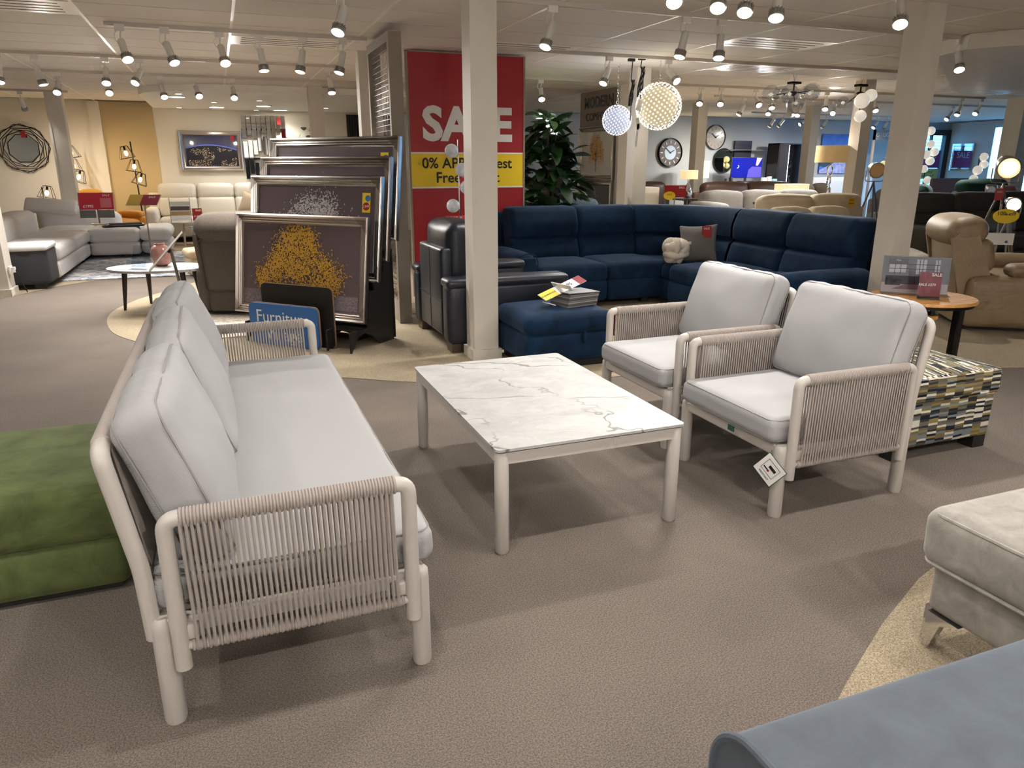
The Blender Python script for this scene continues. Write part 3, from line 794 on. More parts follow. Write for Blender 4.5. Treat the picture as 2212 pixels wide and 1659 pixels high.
obj('top_cushion', MB().rbox((0, 0, .385), (.93, .83, .19), .05, 3, 6, (0, 0, .022), None, .005, 5), M_beigev, bo)
obj('piping', piping(piping(MB(), .451, .401, .463, .05, .0065), .455, .405, .302, .05, .0065), M_beigev, bo)
obj('body', MB().rbox((0, 0, .22), (.86, .76, .19), .03, 2, 3), M_beigev, bo)
for a in (-1, 1):
    for b_ in (-1, 1):
        f = MB().prism([(0, .13), (0.11, .13), (.05, .1), (.022, 0), (0, 0)], 0, .028, RX(PI/2))
        f.prism([(0, .13), (0.11, .13), (.05, .1), (.022, 0), (0, 0)], -.028, 0, RZ(PI/2) @ RX(PI/2))
        obj('foot', f, M_chrome, bo, T(a*.41, b_*.36, 0) @ RZ({(1, 1): PI, (-1, 1): -PI/2, (-1, -1): 0, (1, -1): PI/2}[(a, b_)]))
be = thing('chaise_sofa', 'blue grey upholstered sofa end with a piped rounded edge at the bottom right corner', 'sofa', (1.35, .62, 0))
def arch(w, hh, r, n=8):
    out = [(-w, 0.06)]
    for i in range(n+1):
        a = PI-PI/2*i/n; out.append((-w+r+r*math.cos(a), hh-r+r*math.sin(a)))
    for i in range(n+1):
        a = PI/2-PI/2*i/n; out.append((w-r+r*math.cos(a), hh-r+r*math.sin(a)))
    return out+[(w, .06)]
A = arch(.345, .47, .11)
obj('body', MB().prism([(x, z) for x, z in A], -.54, .54, Matrix(((0, 0, 1, 0), (1, 0, 0, 0), (0, 1, 0, 0), (0, 0, 0, 1)))), M_bluegrey, be)
tp = MB()
tp.tube([(-.54, -x, z) for x, z in arch(.345, .47, .11)], .009, 8)
obj('piping', tp, M_bluegrey, be)
tp = MB(); tp.tube([(-.545, -x, z) for x, z in arch(.215, .345, .09)], .008, 8)
obj('piping', tp, M_bluegrey, be)
obj('end_panel', MB().prism([(x, z) for x, z in arch(.21, .34, .088)], -.555, -.53, Matrix(((0, 0, 1, 0), (1, 0, 0, 0), (0, 1, 0, 0), (0, 0, 0, 1)))), M_bluegrey, be)
obj('plinth', MB().box(-.48, -.29, 0, .48, .29, .065), M_black, be)
# ------------------------------------------------------------------ navy corner sofa (faces the camera, second wing turns towards it)
nv = thing('corner_sofa', 'navy blue velvet corner sofa with high channelled backs behind the garden chairs', 'sofa', (0, 0, 0))
def back_seg(parent, mt, w, Mx, ztop=1.04, z0=.36, th=.30, split=.70):
    """one upholstered back with a stitched channel; local x = width, -y = front, leaning back"""
    def fn(p):
        x, y, z = p
        k = math.exp(-((z-split)/.018)**2)
        if y < 0: y += .05*k - .02*math.exp(-((z-.52)/.1)**2) - .03*math.exp(-((z-.86)/.1)**2)
        y += .17*(z-z0)
        return (x, y, z)
    return obj('back_cushion', MB().rbox((0, 0, (z0+ztop)/2), (w, th, ztop-z0), .065, 3, 22, (0, .015, 0), None, .003, 5, fn), mt, parent, Mx)
# left wing: y front 7.05, back 8.25; x 2.95 -> 4.55 (two seats), then corner
for x0, x1 in ((3.02, 3.86), (3.86, 4.62)):
    xc, w = (x0+x1)/2, x1-x0
    obj('seat_cushion', MB().rbox((xc, 7.40, .375), (w, .78, .20), .07, 3, 5, (0, 0, .035), None, .004, 5), M_navy, nv)
    obj('seat_front', MB().rbox((xc, 7.10, .19), (w-.01, .16, .24), .05, 2, 3, (0, .01, 0)), M_navy, nv)
    back_seg(nv, M_navy, w, T(xc, 7.86, 0))
obj('base', MB().rbox((3.8, 7.65, .22), (1.75, 1.0, .3), .04, 2, 2), M_navy, nv)
obj('back_panel', MB().rbox((3.85, 8.2, .55), (1.75, .12, .86), .04, 2, 2), M_navy, nv)
# corner piece
sec = [(-.15, .36), (-.17, .52), (-.155, .66), (-.10, .70), (-.155, .74), (-.175, .86), (-.155, .98), (-.10, 1.03), (0, 1.04), (.09, 1.02), (.15, .95), (.15, .36)]
cv = []; cfc = []; ns = 16
for i in range(ns+1):
    a = PI/2*(1-i/ns); ca, sa = math.cos(a), math.sin(a)
    px_, py_ = 4.60+.70*ca, 6.76+1.10*sa
    nn = Vector((ca*1.10, sa*.70)).normalized()
    for (d_, z) in sec:
        q = d_+.17*(z-.36); cv.append((px_+nn.x*q, py_+nn.y*q, z))
L_ = len(sec)
for i in range(ns):
    for k in range(L_): cfc.append((i*L_+k, i*L_+(k+1) % L_, (i+1)*L_+(k+1) % L_, (i+1)*L_+k))
obj('corner_back', MB().add(cv, cfc), M_navy, nv)
obj('corner_seat', MB().prism([(4.62, 7.02), (4.74, 7.0), (4.82, 6.92), (4.85, 6.80), (5.3, 6.80), (5.25, 7.2), (4.95, 7.7), (4.62, 7.8)], .1, .46), M_navy, nv)
obj('corner_seat_edge', MB().rbox((4.70, 6.93, .36), (.42, .2, .2), .08, 3, 3, (0, .02, .02), None).rbox((4.70, 6.95, .18), (.40, .18, .24), .05, 2, 2), M_navy, nv)
# right wing: faces -x; seat front x 4.45
for y0, y1 in ((5.92, 6.76), (5.08, 5.92)):
    yc, w = (y0+y1)/2, y1-y0
    obj('seat_cushion', MB().rbox((4.83, yc, .375), (.82, w, .20), .07, 3, 5, (0, 0, .035), None, .004, 5), M_navy, nv)
    obj('seat_front', MB().rbox((4.50, yc, .19), (.16, w-.01, .24), .05, 2, 3, (.01, 0, 0)), M_navy, nv)
    back_seg(nv, M_navy, w, T(5.30, yc, 0) @ RZ(-PI/2))
obj('base', MB().rbox((5.05, 5.9, .22), (1.0, 1.75, .3), .04, 2, 2), M_navy, nv)
obj('back_panel', MB().rbox((5.66, 5.95, .52), (.12, 1.75, .84), .04, 2, 2), M_navy, nv)
def navy_arm(Mx, ln):
    obj('arm', MB().rbox((0, 0, .33), (.24, ln, .52), .10, 3, 4, (.01, 0, .01), Mx, .003, 5).rbox((0, -ln/2+.02, .30), (.20, .05, .50), .05, 2, 2, (0, 0, 0), Mx), M_navy, nv)
    obj('piping', MB().tube([(x, -ln/2-.002, z) for x, z in ((-.115, .12), (-.118, .5), (-.09, .57), (0, .595), (.09, .57), (.118, .5), (.115, .12))], .006, 6, M=Mx), M_navy, nv)
navy_arm(T(2.92, 7.52, .02), .92)
navy_arm(T(4.87, 4.985, .02) @ RZ(-PI/2), 1.02)
for p in ((3.0, 7.2), (4.4, 7.2), (4.55, 5.1), (5.5, 5.1), (3.0, 8.1), (5.5, 6.6)):
    obj('foot', MB().box(p[0]-.04, p[1]-.04, 0, p[0]+.04, p[1]+.04, .09), M_black, nv)
# scatter cushions on it
def pillow(name, label, M_, s, th, mt):
    def fn(p):
        u, v = p.x/(s/2), p.z/(s/2)
        k = 1-.10*(1-min(1, abs(v))**2)*(abs(u) > .0)*abs(u); k2 = 1-.10*(1-min(1, abs(u))**2)*abs(v)
        f = max(0, (1-u**4)*(1-v**4))**.5
        return (p.x*k, p.y*(.12+.88*f), p.z*k2)
    o = obj(name, MB().rbox((0, 0, 0), (s, th, s), .02, 2, 9, (0, .02, 0), None, .003, 7, fn), mt)
    o.matrix_world = M_
    return tag(o, label, 'cushion')
gc = pillow('scatter_cushion', 'square dark grey scatter cushion leaning in the corner of the navy sofa', T(4.93, 6.95, .655) @ RZ(-.75) @ RX(-.3) @ RY(-.08), .42, .17, mat('grey_velvet_cushion', (112, 108, 104), .85, sheen=.3))
obj('price_tag', MB().box(.05, -.10, .04, .15, -.095, .17), M_red, gc)
text('SALE', .03, M_wink, gc, .10, .14, -.101)
kn = thing('knot_cushion', 'knotted off-white ball cushion on the navy corner sofa', 'cushion', (4.62, 6.93, .60))
for q, (ax_, a0) in enumerate((('X', .3), ('Y', .2), ('Z', .1))):
    for off in (-.045, .045):
        pts_ = []
        for i in range(28):
            a = 2*PI*i/28
            rr = .098+.016*math.sin(3*a+q*2)
            pts_.append((rr*math.cos(a), rr*math.sin(a), off*(1+.2*math.cos(3*a))))
        R_ = {'X': RX(PI/2+.3), 'Y': RY(PI/2+.2), 'Z': RZ(.3)}[ax_]
        obj('knot_strand', MB().tube(pts_, .04, 10, closed=True, M=R_ @ Matrix.Scale(1+.02*q, 4)), mat('ivory_plush', (226, 216, 202), .95, bump=(220, .5, .004)), kn)
obj('sewn_label', MB().box(.10, -.05, .06, .17, -.045, .09), M_card, kn)
# navy footstool with swatch books
fs = thing('footstool', 'navy velvet storage footstool with a pull tab, in front of the navy sofa', 'footstool', (2.38, 5.2, 0))
obj('lid', MB().rbox((0, 0, .35), (.76, .68, .15), .07, 3, 5, (0, 0, .03), None, .004, 5), M_navy, fs)
obj('body', MB().rbox((0, 0, .17), (.73, .65, .24), .06, 2, 3, (.01, .01, 0)), M_navy, fs)
obj('plinth', MB().box(-.32, -.28, 0, .32, .28, .06), M_black, fs)
obj('pull_tab', MB().rbox((.10, -.345, .25), (.025, .03, .09), .01, 2, 1, (0, 0, 0)), M_navy, fs)
obj('price_card', MB().box(.385, -.30, .22, .39, -.22, .40), M_red, fs)
bk = thing('swatch_book', 'grey fabric swatch book with a wire handle lying on the navy footstool', 'swatch book', (2.50, 5.14, .437), .25)
for k in range(7): obj('swatch_page', MB().rbox((.02+.004*k, 0, .012+.014*k), (.30, .22, .013), .004, 1, 1, (0, 0, 0)), mat('swatch%d' % (k % 3), [(120, 116, 112), (92, 90, 90), (150, 146, 142)][k % 3], .9), bk)
obj('cover', MB().box(-.13, -.115, .112, .19, .115, .117, RY(.04)), mat('grey_cover', (140, 140, 142), .4), bk)
obj('spine', MB().box(-.19, -.115, .0, -.145, .115, .006, T(0, 0, .03) @ RY(.9)), M_card, bk)
obj('handle', MB().tube(bend([(-.20, -.05, .03), (-.26, -.05, .05), (-.26, .05, .05), (-.20, .05, .03)], .03), .004, 6), M_card, bk)
pl = thing('price_card', 'long white and yellow price label propped on the swatch book', 'price label', (2.42, 5.14, .58), .25)
obj('card', MB().box(-.21, -.05, -.002, .21, .05, .002, RY(-.28) @ RX(.35)), M_card, pl)
obj('yellow_band', MB().box(-.21, -.05, .002, -.07, .05, .003, RY(-.28) @ RX(.35)), M_yell, pl)
obj('red_band', MB().box(.14, -.05, .002, .21, .05, .003, RY(-.28) @ RX(.35)), mat('maroon', (140, 26, 40), .5), pl)
text('995', .05, M_ink, pl, .06, 0, 0, M=RY(-.28) @ RX(.35) @ T(0, 0, .0035) @ RX(-PI/2))
text('CLEARANCE', .025, M_ink, pl, -.14, 0, 0, M=RY(-.28) @ RX(.35) @ T(0, 0, .0035) @ RX(-PI/2))

# ------------------------------------------------------------------ navy leather armchair (faces +x)
na = thing('leather_armchair', 'dark navy leather armchair seen from behind, beside the middle pillar', 'armchair', (2.17, 6.22, 0), PI/2)
# local: -y front (world +x), x = world y
obj('base', MB().rbox((0, .0, .25), (.8, .9, .32), .04, 2, 2), M_navyl, na)
obj('back_panel', MB().rbox((0, .47, .47), (.72, .10, .74), .03, 2, 3), M_navyl, na)
obj('back_panel_seam', MB().box(-.36, .515, .40, .36, .523, .41).box(-.004, .515, .12, .004, .523, .82), M_black, na)
obj('back_cushion', MB().rbox((0, .30, .78), (.72, .30, .52), .09, 3, 5, (0, .03, .02), None, .005, 6), M_navyl, na)
obj('seat_cushion', MB().rbox((0, -.12, .43), (.76, .8, .16), .06, 2, 4, (0, 0, .03)), M_navyl, na)
for s in (-1, 1):
    a = obj('arm', MB().rbox((s*.49, 0, .32), (.2, 1.06, .50), .05, 2, 3), M_navyl, na)
    obj('arm_pad', MB().rbox((s*.49, 0, .575), (.225, 1.08, .08), .035, 2, 4, (0, 0, .01)), M_navyl, a)
    obj('foot', MB().box(s*.49-.07, -.46, 0, s*.49+.07, -.36, .08), M_chrome, na)
    obj('foot', MB().box(s*.49-.07, .36, 0, s*.49+.07, .5, .08), mat('bronze_foot', (110, 98, 88), .3, .8), na)
# ------------------------------------------------------------------ recliners
def recliner(name, label, mt, loc, rz, cat='armchair', piped=True, wide=1.0):
    t = thing(name, label, cat, loc, rz); W_ = wide*.42
    obj('seat', MB().rbox((0, -.12, .40), (2*W_-.24, .72, .2), .07, 2, 4, (0, 0, .03)), mt, t)
    obj('footrest', MB().rbox((0, -.46, .26), (2*W_-.24, .16, .34), .06, 2, 3, (0, .02, 0)), mt, t)
    bk_ = obj('back_shell', MB().rbox((0, .40, .58), (2*W_-.12, .22, .62), .07, 2, 4, (0, .03, 0), T(0, .3, .3) @ RX(-.2) @ T(0, -.3, -.3)), mt, t)
    if piped: obj('piping', MB().tube([(x, .525, .58+z) for x, z in rrect(W_-.085, .285, .08)], .006, 6, closed=True, M=T(0, .3, .3) @ RX(-.2) @ T(0, -.3, -.3)), mt, bk_)
    obj('headrest', MB().rbox((0, .42, .93), (2*W_-.10, .34, .26), .12, 3, 5, (0, .02, .02), T(0, .3, .3) @ RX(-.15) @ T(0, -.3, -.3), .004, 5), mt, t)
    obj('lumbar_cushion', MB().rbox((0, .27, .68), (2*W_-.22, .2, .32), .08, 2, 4, (0, .03, 0), T(0, .3, .3) @ RX(-.2) @ T(0, -.3, -.3)), mt, t)
    obj('back_skirt', MB().rbox((0, .47, .22), (2*W_-.2, .08, .34), .03, 2, 2), mt, t)
    for s in (-1, 1):
        def fn(p, s=s):   # side panel: round belly and sloping top
            z = p.z
            if z > .3: z -= .10*max(0, p.y+.1)
            return (p.x, p.y, z)
        a = obj('side_panel', MB().rbox((s*(W_-.05), -.02, .30), (.16, 1.0, .52), .075, 3, 5, (.02, 0, 0), None, 0, 5, fn), mt, t)
        obj('arm_pad', MB().rbox((s*(W_-.05), -.16, .575), (.20, .66, .11), .05, 2, 4, (0, 0, .02), None, .004, 9), mt, a)
        wing = [(.10, .34), (.62, .34), (.70, .86), (.60, .92), (.38, .90)]
        obj('back_wing', MB().prism([(y, z) for y, z in [(.24, .40), (.52, .30), (.66, .84), (.60, .90), (.44, .90)]], s*(W_-.075)-.02, s*(W_-.075)+.02, Matrix(((0, 0, 1, 0), (1, 0, 0, 0), (0, 1, 0, 0), (0, 0, 0, 1)))), mt, t)
    obj('plinth', MB().box(-W_+.1, -.36, 0, W_-.1, .42, .06), M_black, t)
    return t
recliner('recliner', 'brown tweed recliner seen from behind, left of the leaning pictures', M_tweed, (.34, 8.4, 0), PI-.30, wide=1.2)
recliner('recliner', 'tan leather recliner with a rounded headrest at the right edge', M_tan, (7.02, 4.86, 0), PI/2-.6, wide=1.1)
recliner('recliner', 'mustard yellow leather recliner at the back left behind the price signs', M_gold, (-1.95, 16.1, 0), .9, wide=.85)
bf = thing('footstool', 'beige footstool partly hidden behind the brown tweed recliner', 'footstool', (-.28, 11.3, 0), .2)
obj('cushion', MB().rbox((0, 0, .31), (.5, .5, .12), .05, 2, 3, (0, 0, .02)), mat('beige_fabric', (196, 176, 148), .9), bf)
obj('body', MB().rbox((0, 0, .15), (.46, .46, .24), .03, 2, 2), mat('beige_fabric', (196, 176, 148), .9), bf)

# ------------------------------------------------------------------ leaning pictures in a black rack
Lx, Ly = -.692, .722
rk_a = math.atan2(-Ly, -Lx)    # local +x runs to the right-hand end (towards the camera), local +y goes back
RK = (.80, 6.02)
rack = thing('picture_rack', 'black stepped plywood rack holding the framed tree pictures, with a blue shop board', 'rack', (RK[0], RK[1], 0), rk_a)
def plank(poly, y0, y1, name, mt=M_black, edge=True):
    # poly in (x,z)
    o = obj(name, MB().prism(poly, -y1, -y0, Matrix(((1, 0, 0, 0), (0, 0, -1, 0), (0, 1, 0, 0), (0, 0, 0, 1)))), mt, rack)
    return o
def rr(x0, x1, z0, z1, r=.05):
    return [(x+(x0+x1)/2, y+(z0+z1)/2) for x, y in rrect((x1-x0)/2, (z1-z0)/2, r, 4)]
bb = plank(rr(-.93, -.19, -.0+.002, .36, .05), -.02, 0, 'blue_board', M_blue)
plank(rr(-.93, -.185, .0, .365, .05), .0005, .014, 'blue_board_back', M_ply)
text('Furniture', .155, M_wink, bb, -.56, .245, -.0215, name='lettering')
text('Village', .155, M_wink, bb, -.56, .10, -.0215, name='lettering')
plank(rr(-.86, -.10, .0, .52, .05), .075, .085, 'front_board')
plank(rr(-.862, -.094, .0, .523, .05), .0852, .095, 'front_board_back', M_ply)
for x in (-1.0, -.12, .12):
    obj('side_board', MB().prism([(0.0, 0), (.1, .12), (.2, .14), (.3, .1), (.42, 0), (.62, 0), (.62, .80), (.50, .80), (.50, .62), (.36, .62), (.36, .48), (.24, .48), (.24, .18), (.0, .18)], x-.009, x+.009, Matrix(((0, 0, 1, 0), (1, 0, 0, 0), (0, 1, 0, 0), (0, 0, 0, 1)))), M_black, rack)
for (y, z) in ((.16, .18), (.30, .48), (.42, .62), (.56, .80)):
    obj('shelf', MB().box(-1.05, y-.06, z-.015, .14, y+.06, z), M_black, rack)
obj('back_board', MB().box(-1.05, .62, .02, .14, .635, .8), M_black, rack)
def tree_print(parent, w, h, mt, n, seed, cx=0, cz=0, cut=None):
    r_ = random.Random(seed); lv = MB(); br = MB()
    # branches
    br.prism([(-.012*w, -.5*h), (.012*w, -.5*h), (.02*w, -.1*h), (-.015*w, -.1*h)], 0, .0005, T(cx, -.0012, cz) @ RX(PI/2))
    for k in range(26):
        a = -1.25+2.5*k/25+r_.uniform(-.1, .1); ln = h*r_.uniform(.2, .42)
        x0, z0 = r_.uniform(-.01, .01)*w, h*r_.uniform(-.24, -.02)
        x1, z1 = x0+math.sin(a)*ln*1.15, z0+math.cos(a)*ln
        dx, dz = (z1-z0), -(x1-x0); l_ = math.hypot(dx, dz); dx, dz = dx/l_*.006*w, dz/l_*.006*w
        br.add([(cx+x0-dx, -.0014, cz+z0-dz), (cx+x0+dx, -.0014, cz+z0+dz), (cx+x1, -.0014, cz+z1)], [(0, 1, 2)])
    cl = []
    while len(cl) < 46:
        u, v = r_.uniform(-1, 1), r_.uniform(0, 1)          # v: 0 foot of the crown, 1 its tip
        lim = 1.0*(1-v**1.25)**.75 if v > .16 else .70+1.6*v
        if abs(u) < lim: cl.append((u, v, r_.uniform(.08, .16)))
    dk = MB()
    for k in range(n):
        cu_, cv_, rr_ = cl[r_.randrange(len(cl))]
        x = cx+(cu_+r_.gauss(0, rr_))*w*.5; z = cz-.30*h+(cv_+r_.gauss(0, rr_*.8))*h*.78
        s = (w*.0115 if w > .65 else w*.021)*r_.uniform(.5, 1.2); a = r_.uniform(0, PI)
        c_, s_ = math.cos(a), math.sin(a)
        y = -.0018-.0006*r_.random()
        (dk if k % 5 == 0 else lv).add([(x+c_*s, y, z+s_*s), (x-s_*s*.45, y, z+c_*s*.45), (x-c_*s, y, z-s_*s), (x+s_*s*.45, y, z-c_*s*.45)], [(0, 1, 2, 3)])
    tag(obj('twig_print', dk, M_bark, parent), kind='stuff')
    a = obj('tree_print', lv, mt, parent); a['kind'] = 'stuff'
    obj('branch_print', br, M_bark, parent)
def moulding(mb, w, h, fw=.085, M=None):
    """stepped picture moulding, front towards -y, outer size w x h centred"""
    prof_ = [(0, 0), (0, -.035), (.012, -.045), (.024, -.036), (.03, -.028), (.042, -.034), (.05, -.026), (.06, -.03), (.068, -.02), (fw, -.012), (fw, 0)]
    rings = []
    for (d_, y) in prof_:
        rings.append([(-w/2+d_, y, -h/2+d_), (w/2-d_, y, -h/2+d_), (w/2-d_, y, h/2-d_), (-w/2+d_, y, h/2-d_)])
    vs = [p for r_ in rings for p in r_]; fs = []
    for i in range(len(rings)-1):
        for k in range(4): fs.append((i*4+k, i*4+(k+1) % 4, (i+1)*4+(k+1) % 4, (i+1)*4+k))
    return mb.add(vs, fs, M)
def framed(label, w, h, M_, mt=None, printm=None, wrap=True, fw=.085, tree=None, name='framed_picture'):
    t = thing(name, label, 'picture'); t.matrix_world = M_
    obj('frame', moulding(MB(), w, h, fw), mt or M_silver, t)
    p = obj('print', MB().box(-w/2+fw-.004, -.014, -h/2+fw-.004, w/2-fw+.004, -.006, h/2-fw+.004), printm or M_print, t)
    obj('backing', MB().box(-w/2+.004, -.005, -h/2+.004, w/2-.004, 0, h/2-.004), M_black, t)
    if tree:
        mt_, n, seed, tw_, th_, cz = tree
        tree_print(p, tw_, th_, mt_, n, seed, 0, cz)
        for ch in list(p.children): ch.location.y = -.0145
    if wrap:
        for sx_ in (-1, 1):
            for s in (-1, 1):
                obj('plastic_corner', MB().add([(sx_*w/2, -.048, s*h/2), (sx_*(w/2-.14), -.048, s*h/2), (sx_*w/2, -.048, s*(h/2-.14))], [(0, 1, 2)]), M_film, t)
        obj('plastic_edge', MB().box(w/2, -.05, -h/2, w/2+.004, .005, h/2), M_film, t)
        obj('plastic_edge', MB().box(-w/2, -.05, h/2, w/2, .005, h/2+.004), M_film, t)
    return t
Mrk = T(RK[0], RK[1], 0) @ RZ(rk_a)
tilt = RX(-.15)
fw_, fh_ = 1.42, .87
zc = [(.12, .228), (.30, .54), (.42, .70), (.54, .865)]
lbl = ['front framed picture of a golden tree, leaning lowest in the black rack', 'framed picture of a silver white tree, second in the black rack', 'plain brown framed picture, third in the black rack', 'silver framed picture at the very back of the black rack']
trees = [(M_tree, 7500, 3, .94, .72, .03), (M_treew, 6000, 5, .95, .74, -.03), (M_treew, 300, 8, .3, .6, -.06), (M_treew, 200, 9, .2, .6, -.06)]
for i in range(4):
    b_, z0 = zc[i]
    Mf = Mrk @ T(-.525, b_+.15*z0, z0) @ tilt @ T(0, 0, fh_/2)
    f_ = framed(lbl[i], fw_, fh_, Mf, M_silver if i in (0, 2) else M_silver2, tree=trees[i])
    if i == 0:
        # snow field at the foot of the tree
        obj('ground_print', MB().box(-.62, -.0152, -.345, .62, -.0145, -.22), mat('snow_print', (118, 108, 112), .6, var=(60, .5)), f_)
    if i in (1, 3):
        s_ = obj('price_sticker', MB().box(.53, -.05, .14, .61, -.047, .30), M_yell, f_)
        obj('red_roundel', MB().lathe([(0, 0), (.034, 0)][::-1], 18, T(.57, -.0505, .19) @ RX(PI/2)), M_red, s_)
        obj('blue_roundel', MB().lathe([(0, 0), (.026, 0)][::-1], 18, T(.585, -.0507, .255) @ RX(PI/2)), M_blue, s_)
        text('£149', .028, M_wink, s_, .57, .19, -.0512)

# ------------------------------------------------------------------ wire display panel and red sale board
wp = thing('wire_display_stand', 'tall taupe framed wire grid panel with metal leaflet racks beside the sale board', 'display stand', (1.595, 6.97, 0))
obj('post', MB().box(-.06, 0, 0, .06, .06, 2.63), M_taupe, wp)
obj('post', MB().box(-.06, .94, 0, .06, 1.0, 2.63), M_taupe, wp)
obj('top_rail', MB().box(-.06, .06, 2.55, .06, .94, 2.63), M_taupe, wp)
obj('bottom_panel', MB().box(-.05, .06, 0, .05, .94, .22), M_taupe, wp)
wires = MB()
for k in range(46): wires.tube([(-.02, .06, .26+k*.05), (-.02, .94, .26+k*.05)], .0028, 4)
for k in range(18): wires.tube([(-.014, .06+k*.05, .22), (-.014, .06+k*.05, 2.55)], .0022, 4)
obj('wire_grid', wires, M_steel, wp)
sl = MB().box(-.10, .08, 0, -.022, .92, .004, RY(.5)).mesh('leaflet_shelf', M_steel)
for k in range(26): link('leaflet_shelf', sl, wp, T(-.03, 0, .30+k*.055))
sb = thing('sale_board', 'large red SALE board with a yellow interest free credit band', 'sign', (2.736, 8.42, -.079))
sb.scale = (1.0525, 1.0525, 1.0525)
obj('board', MB().box(-.645, 0, .25, .645, .04, 2.615), M_red, sb)
obj('edge_frame', MB().box(.645, -.005, .076, .665, .045, 2.625).box(-.665, -.005, .076, -.645, .045, 2.625).box(-.665, -.005, 2.615, .665, .045, 2.625), M_taupe, sb)
obj('yellow_band', MB().box(-.645, -.004, 1.265, .64, 0, 1.615), M_yell, sb)
obj('white_line', MB().box(-.645, -.005, 1.612, .64, -.001, 1.628).box(-.645, -.005, 1.252, .64, -.001, 1.268), M_wink, sb)
text('SALE', .47, M_wink, sb, 0, 1.90, -.003, bold=.018, sx=1.02)
text('0% APR Interest', .155, M_ink, sb, -.01, 1.51, -.006, bold=.002)
text('Free Credit', .155, M_ink, sb, -.01, 1.36, -.006, bold=.002)
obj('panel_white', MB().box(-.60, 0.06, 2.56, .60, .10, 2.63), M_wink, sb)
# globe floor lamp before the board
gl = thing('floor_lamp', 'slim chrome floor lamp with marbled glass globes before the sale board', 'lamp', (2.30, 7.36, 0))
obj('base', MB().lathe([(.14, 0), (.14, .015), (.02, .025)], 24), M_chrome, gl)
obj('pole', MB().tube([(0, 0, .02), (-.02, 0, 1.74)], .008, 8), M_chrome, gl)
swirl = mat('marbled_glass', (225, 228, 232), .15, var=(9, .35), emit=.05)
for q, (dx, z) in enumerate(((-.105, 1.63), (.0, 1.45), (.045, 1.28), (-.1, 1.1), (.09, .92))):
    obj('globe', MB().sphere((dx, -.06, z), .068, 18), swirl, gl)
    obj('globe_arm', MB().tube([(-.015, 0, z), (dx*.6, -.03, z)], .006, 6), M_chrome, gl)
sp = thing('price_card', 'small red price card hanging on the globe floor lamp', 'price label', (2.32, 7.33, 1.36))
obj('card', MB().box(-.04, -.02, -.09, .04, -.017, .05), M_pink, sp)
text('SALE', .02, M_wink, sp, 0, .02, -.021)

ex = thing('power_strip', 'grey extension lead with a plug block lying on the floor behind the picture rack', 'cable', (1.32, 7.75, .005), .5)
obj('socket_block', MB().rbox((0, 0, .02), (.07, .34, .04), .008, 1, 1), M_plast, ex)
obj('adaptor', MB().rbox((0, -.22, .03), (.08, .1, .06), .01, 1, 1), M_ink, ex)
obj('cable', MB().tube([(0, .17, .01), (.1, .3, .006), (.2, .1, .006), (.12, -.3, .006), (.25, -.55, .006), (.1, -.8, .006)], .005, 5), M_plast, ex)
# ------------------------------------------------------------------ nesting side tables with signs (right)
rt = thing('side_table', 'round oak side table on a black metal ring base at the right', 'table', (5.0, 4.08, 0))
obj('table_top', MB().lathe([(0, .525), (.365, .525), (.372, .515), (.372, .502), (.36, .497), (0, .497)][::-1], 40), M_oak, rt)
obj('rim', MB().lathe([(.35, .497), (.35, .475), (.335, .475), (.335, .497)], 40), M_blackm, rt)
def flat_ring(r, z, a0=0, a1=2*PI, closed=True, n=40):
    return [(r*math.cos(a0+(a1-a0)*i/n), r*math.sin(a0+(a1-a0)*i/n), z) for i in range(n+(0 if closed else 1))]
obj('base_ring', MB().tube(flat_ring(.30, .013, -2.2, 2.4, False), .013, 8), M_blackm, rt)
for a in (-.5, -.25, 2.4, -2.2): obj('leg', MB().box(.285, -.013, .012, .315, .013, .495, RZ(a)), M_blackm, rt)
rt2 = thing('side_table', 'smaller oak table nested under the round oak table', 'table', (4.72, 4.02, 0))
obj('table_top', MB().lathe([(0, .43), (.245, .43), (.25, .42), (.25, .408), (0, .405)][::-1], 32), M_oak, rt2)
obj('base_ring', MB().tube(flat_ring(.2, .013, -2.0, 2.2, False), .012, 8), M_blackm, rt2)
for a in (-2.0, 0, 2.2): obj('leg', MB().box(.19, -.012, .012, .212, .012, .407, RZ(a)), M_blackm, rt2)
Z_T = .525
vr = math.radians(-40)
rm = thing('sign_holder', 'acrylic stand with a room photograph on the round oak table', 'sign', (5.03, 4.20, Z_T), vr)
obj('acrylic_sheet', MB().box(-.24, -.006, 0, .24, 0, .29, RX(-.12)).box(-.24, -.12, 0, .24, 0, .004), M_clear, rm)
ph = obj('photo_print', MB().box(-.235, .0005, .005, .235, .002, .285, RX(-.12)), mat('room_photo_wall', (150, 138, 142), .5), rm)
Mp = RX(-.12)
obj('photo_floor', MB().box(-.235, -.001, .005, .235, .0005, .08, Mp), mat('room_photo_floor', (196, 178, 178), .5), ph)
obj('photo_rug', MB().prism([(-.16, .03), (-.05, .075), (.1, .075), (.15, .03)], 0.0, .001, Mp @ T(0, -.001, 0) @ RX(PI/2)), mat('room_photo_rug', (140, 96, 100), .5), ph)
obj('photo_sofa', MB().box(-.21, -.002, .07, .06, .0, .135, Mp).box(-.21, -.002, .06, -.1, .0, .12, Mp), mat('room_photo_sofa', (46, 38, 48), .5), ph)
obj('photo_window', MB().box(-.19, -.002, .16, -.07, 0, .26, Mp).box(.0, -.002, .15, .07, 0, .265, Mp).box(.13, -.002, .16, .165, 0, .265, Mp), mat('room_photo_window', (214, 210, 216), .5), ph)
wb = MB()
for x in (-.15, -.11, .023, .046, .147): wb.box(x-.002, -.003, .15, x+.002, 0, .265, Mp)
for z in (.19, .225): wb.box(-.19, -.003, z-.002, .165, 0, z+.002, Mp)
obj('photo_glazing_bar', wb, M_ink, ph)
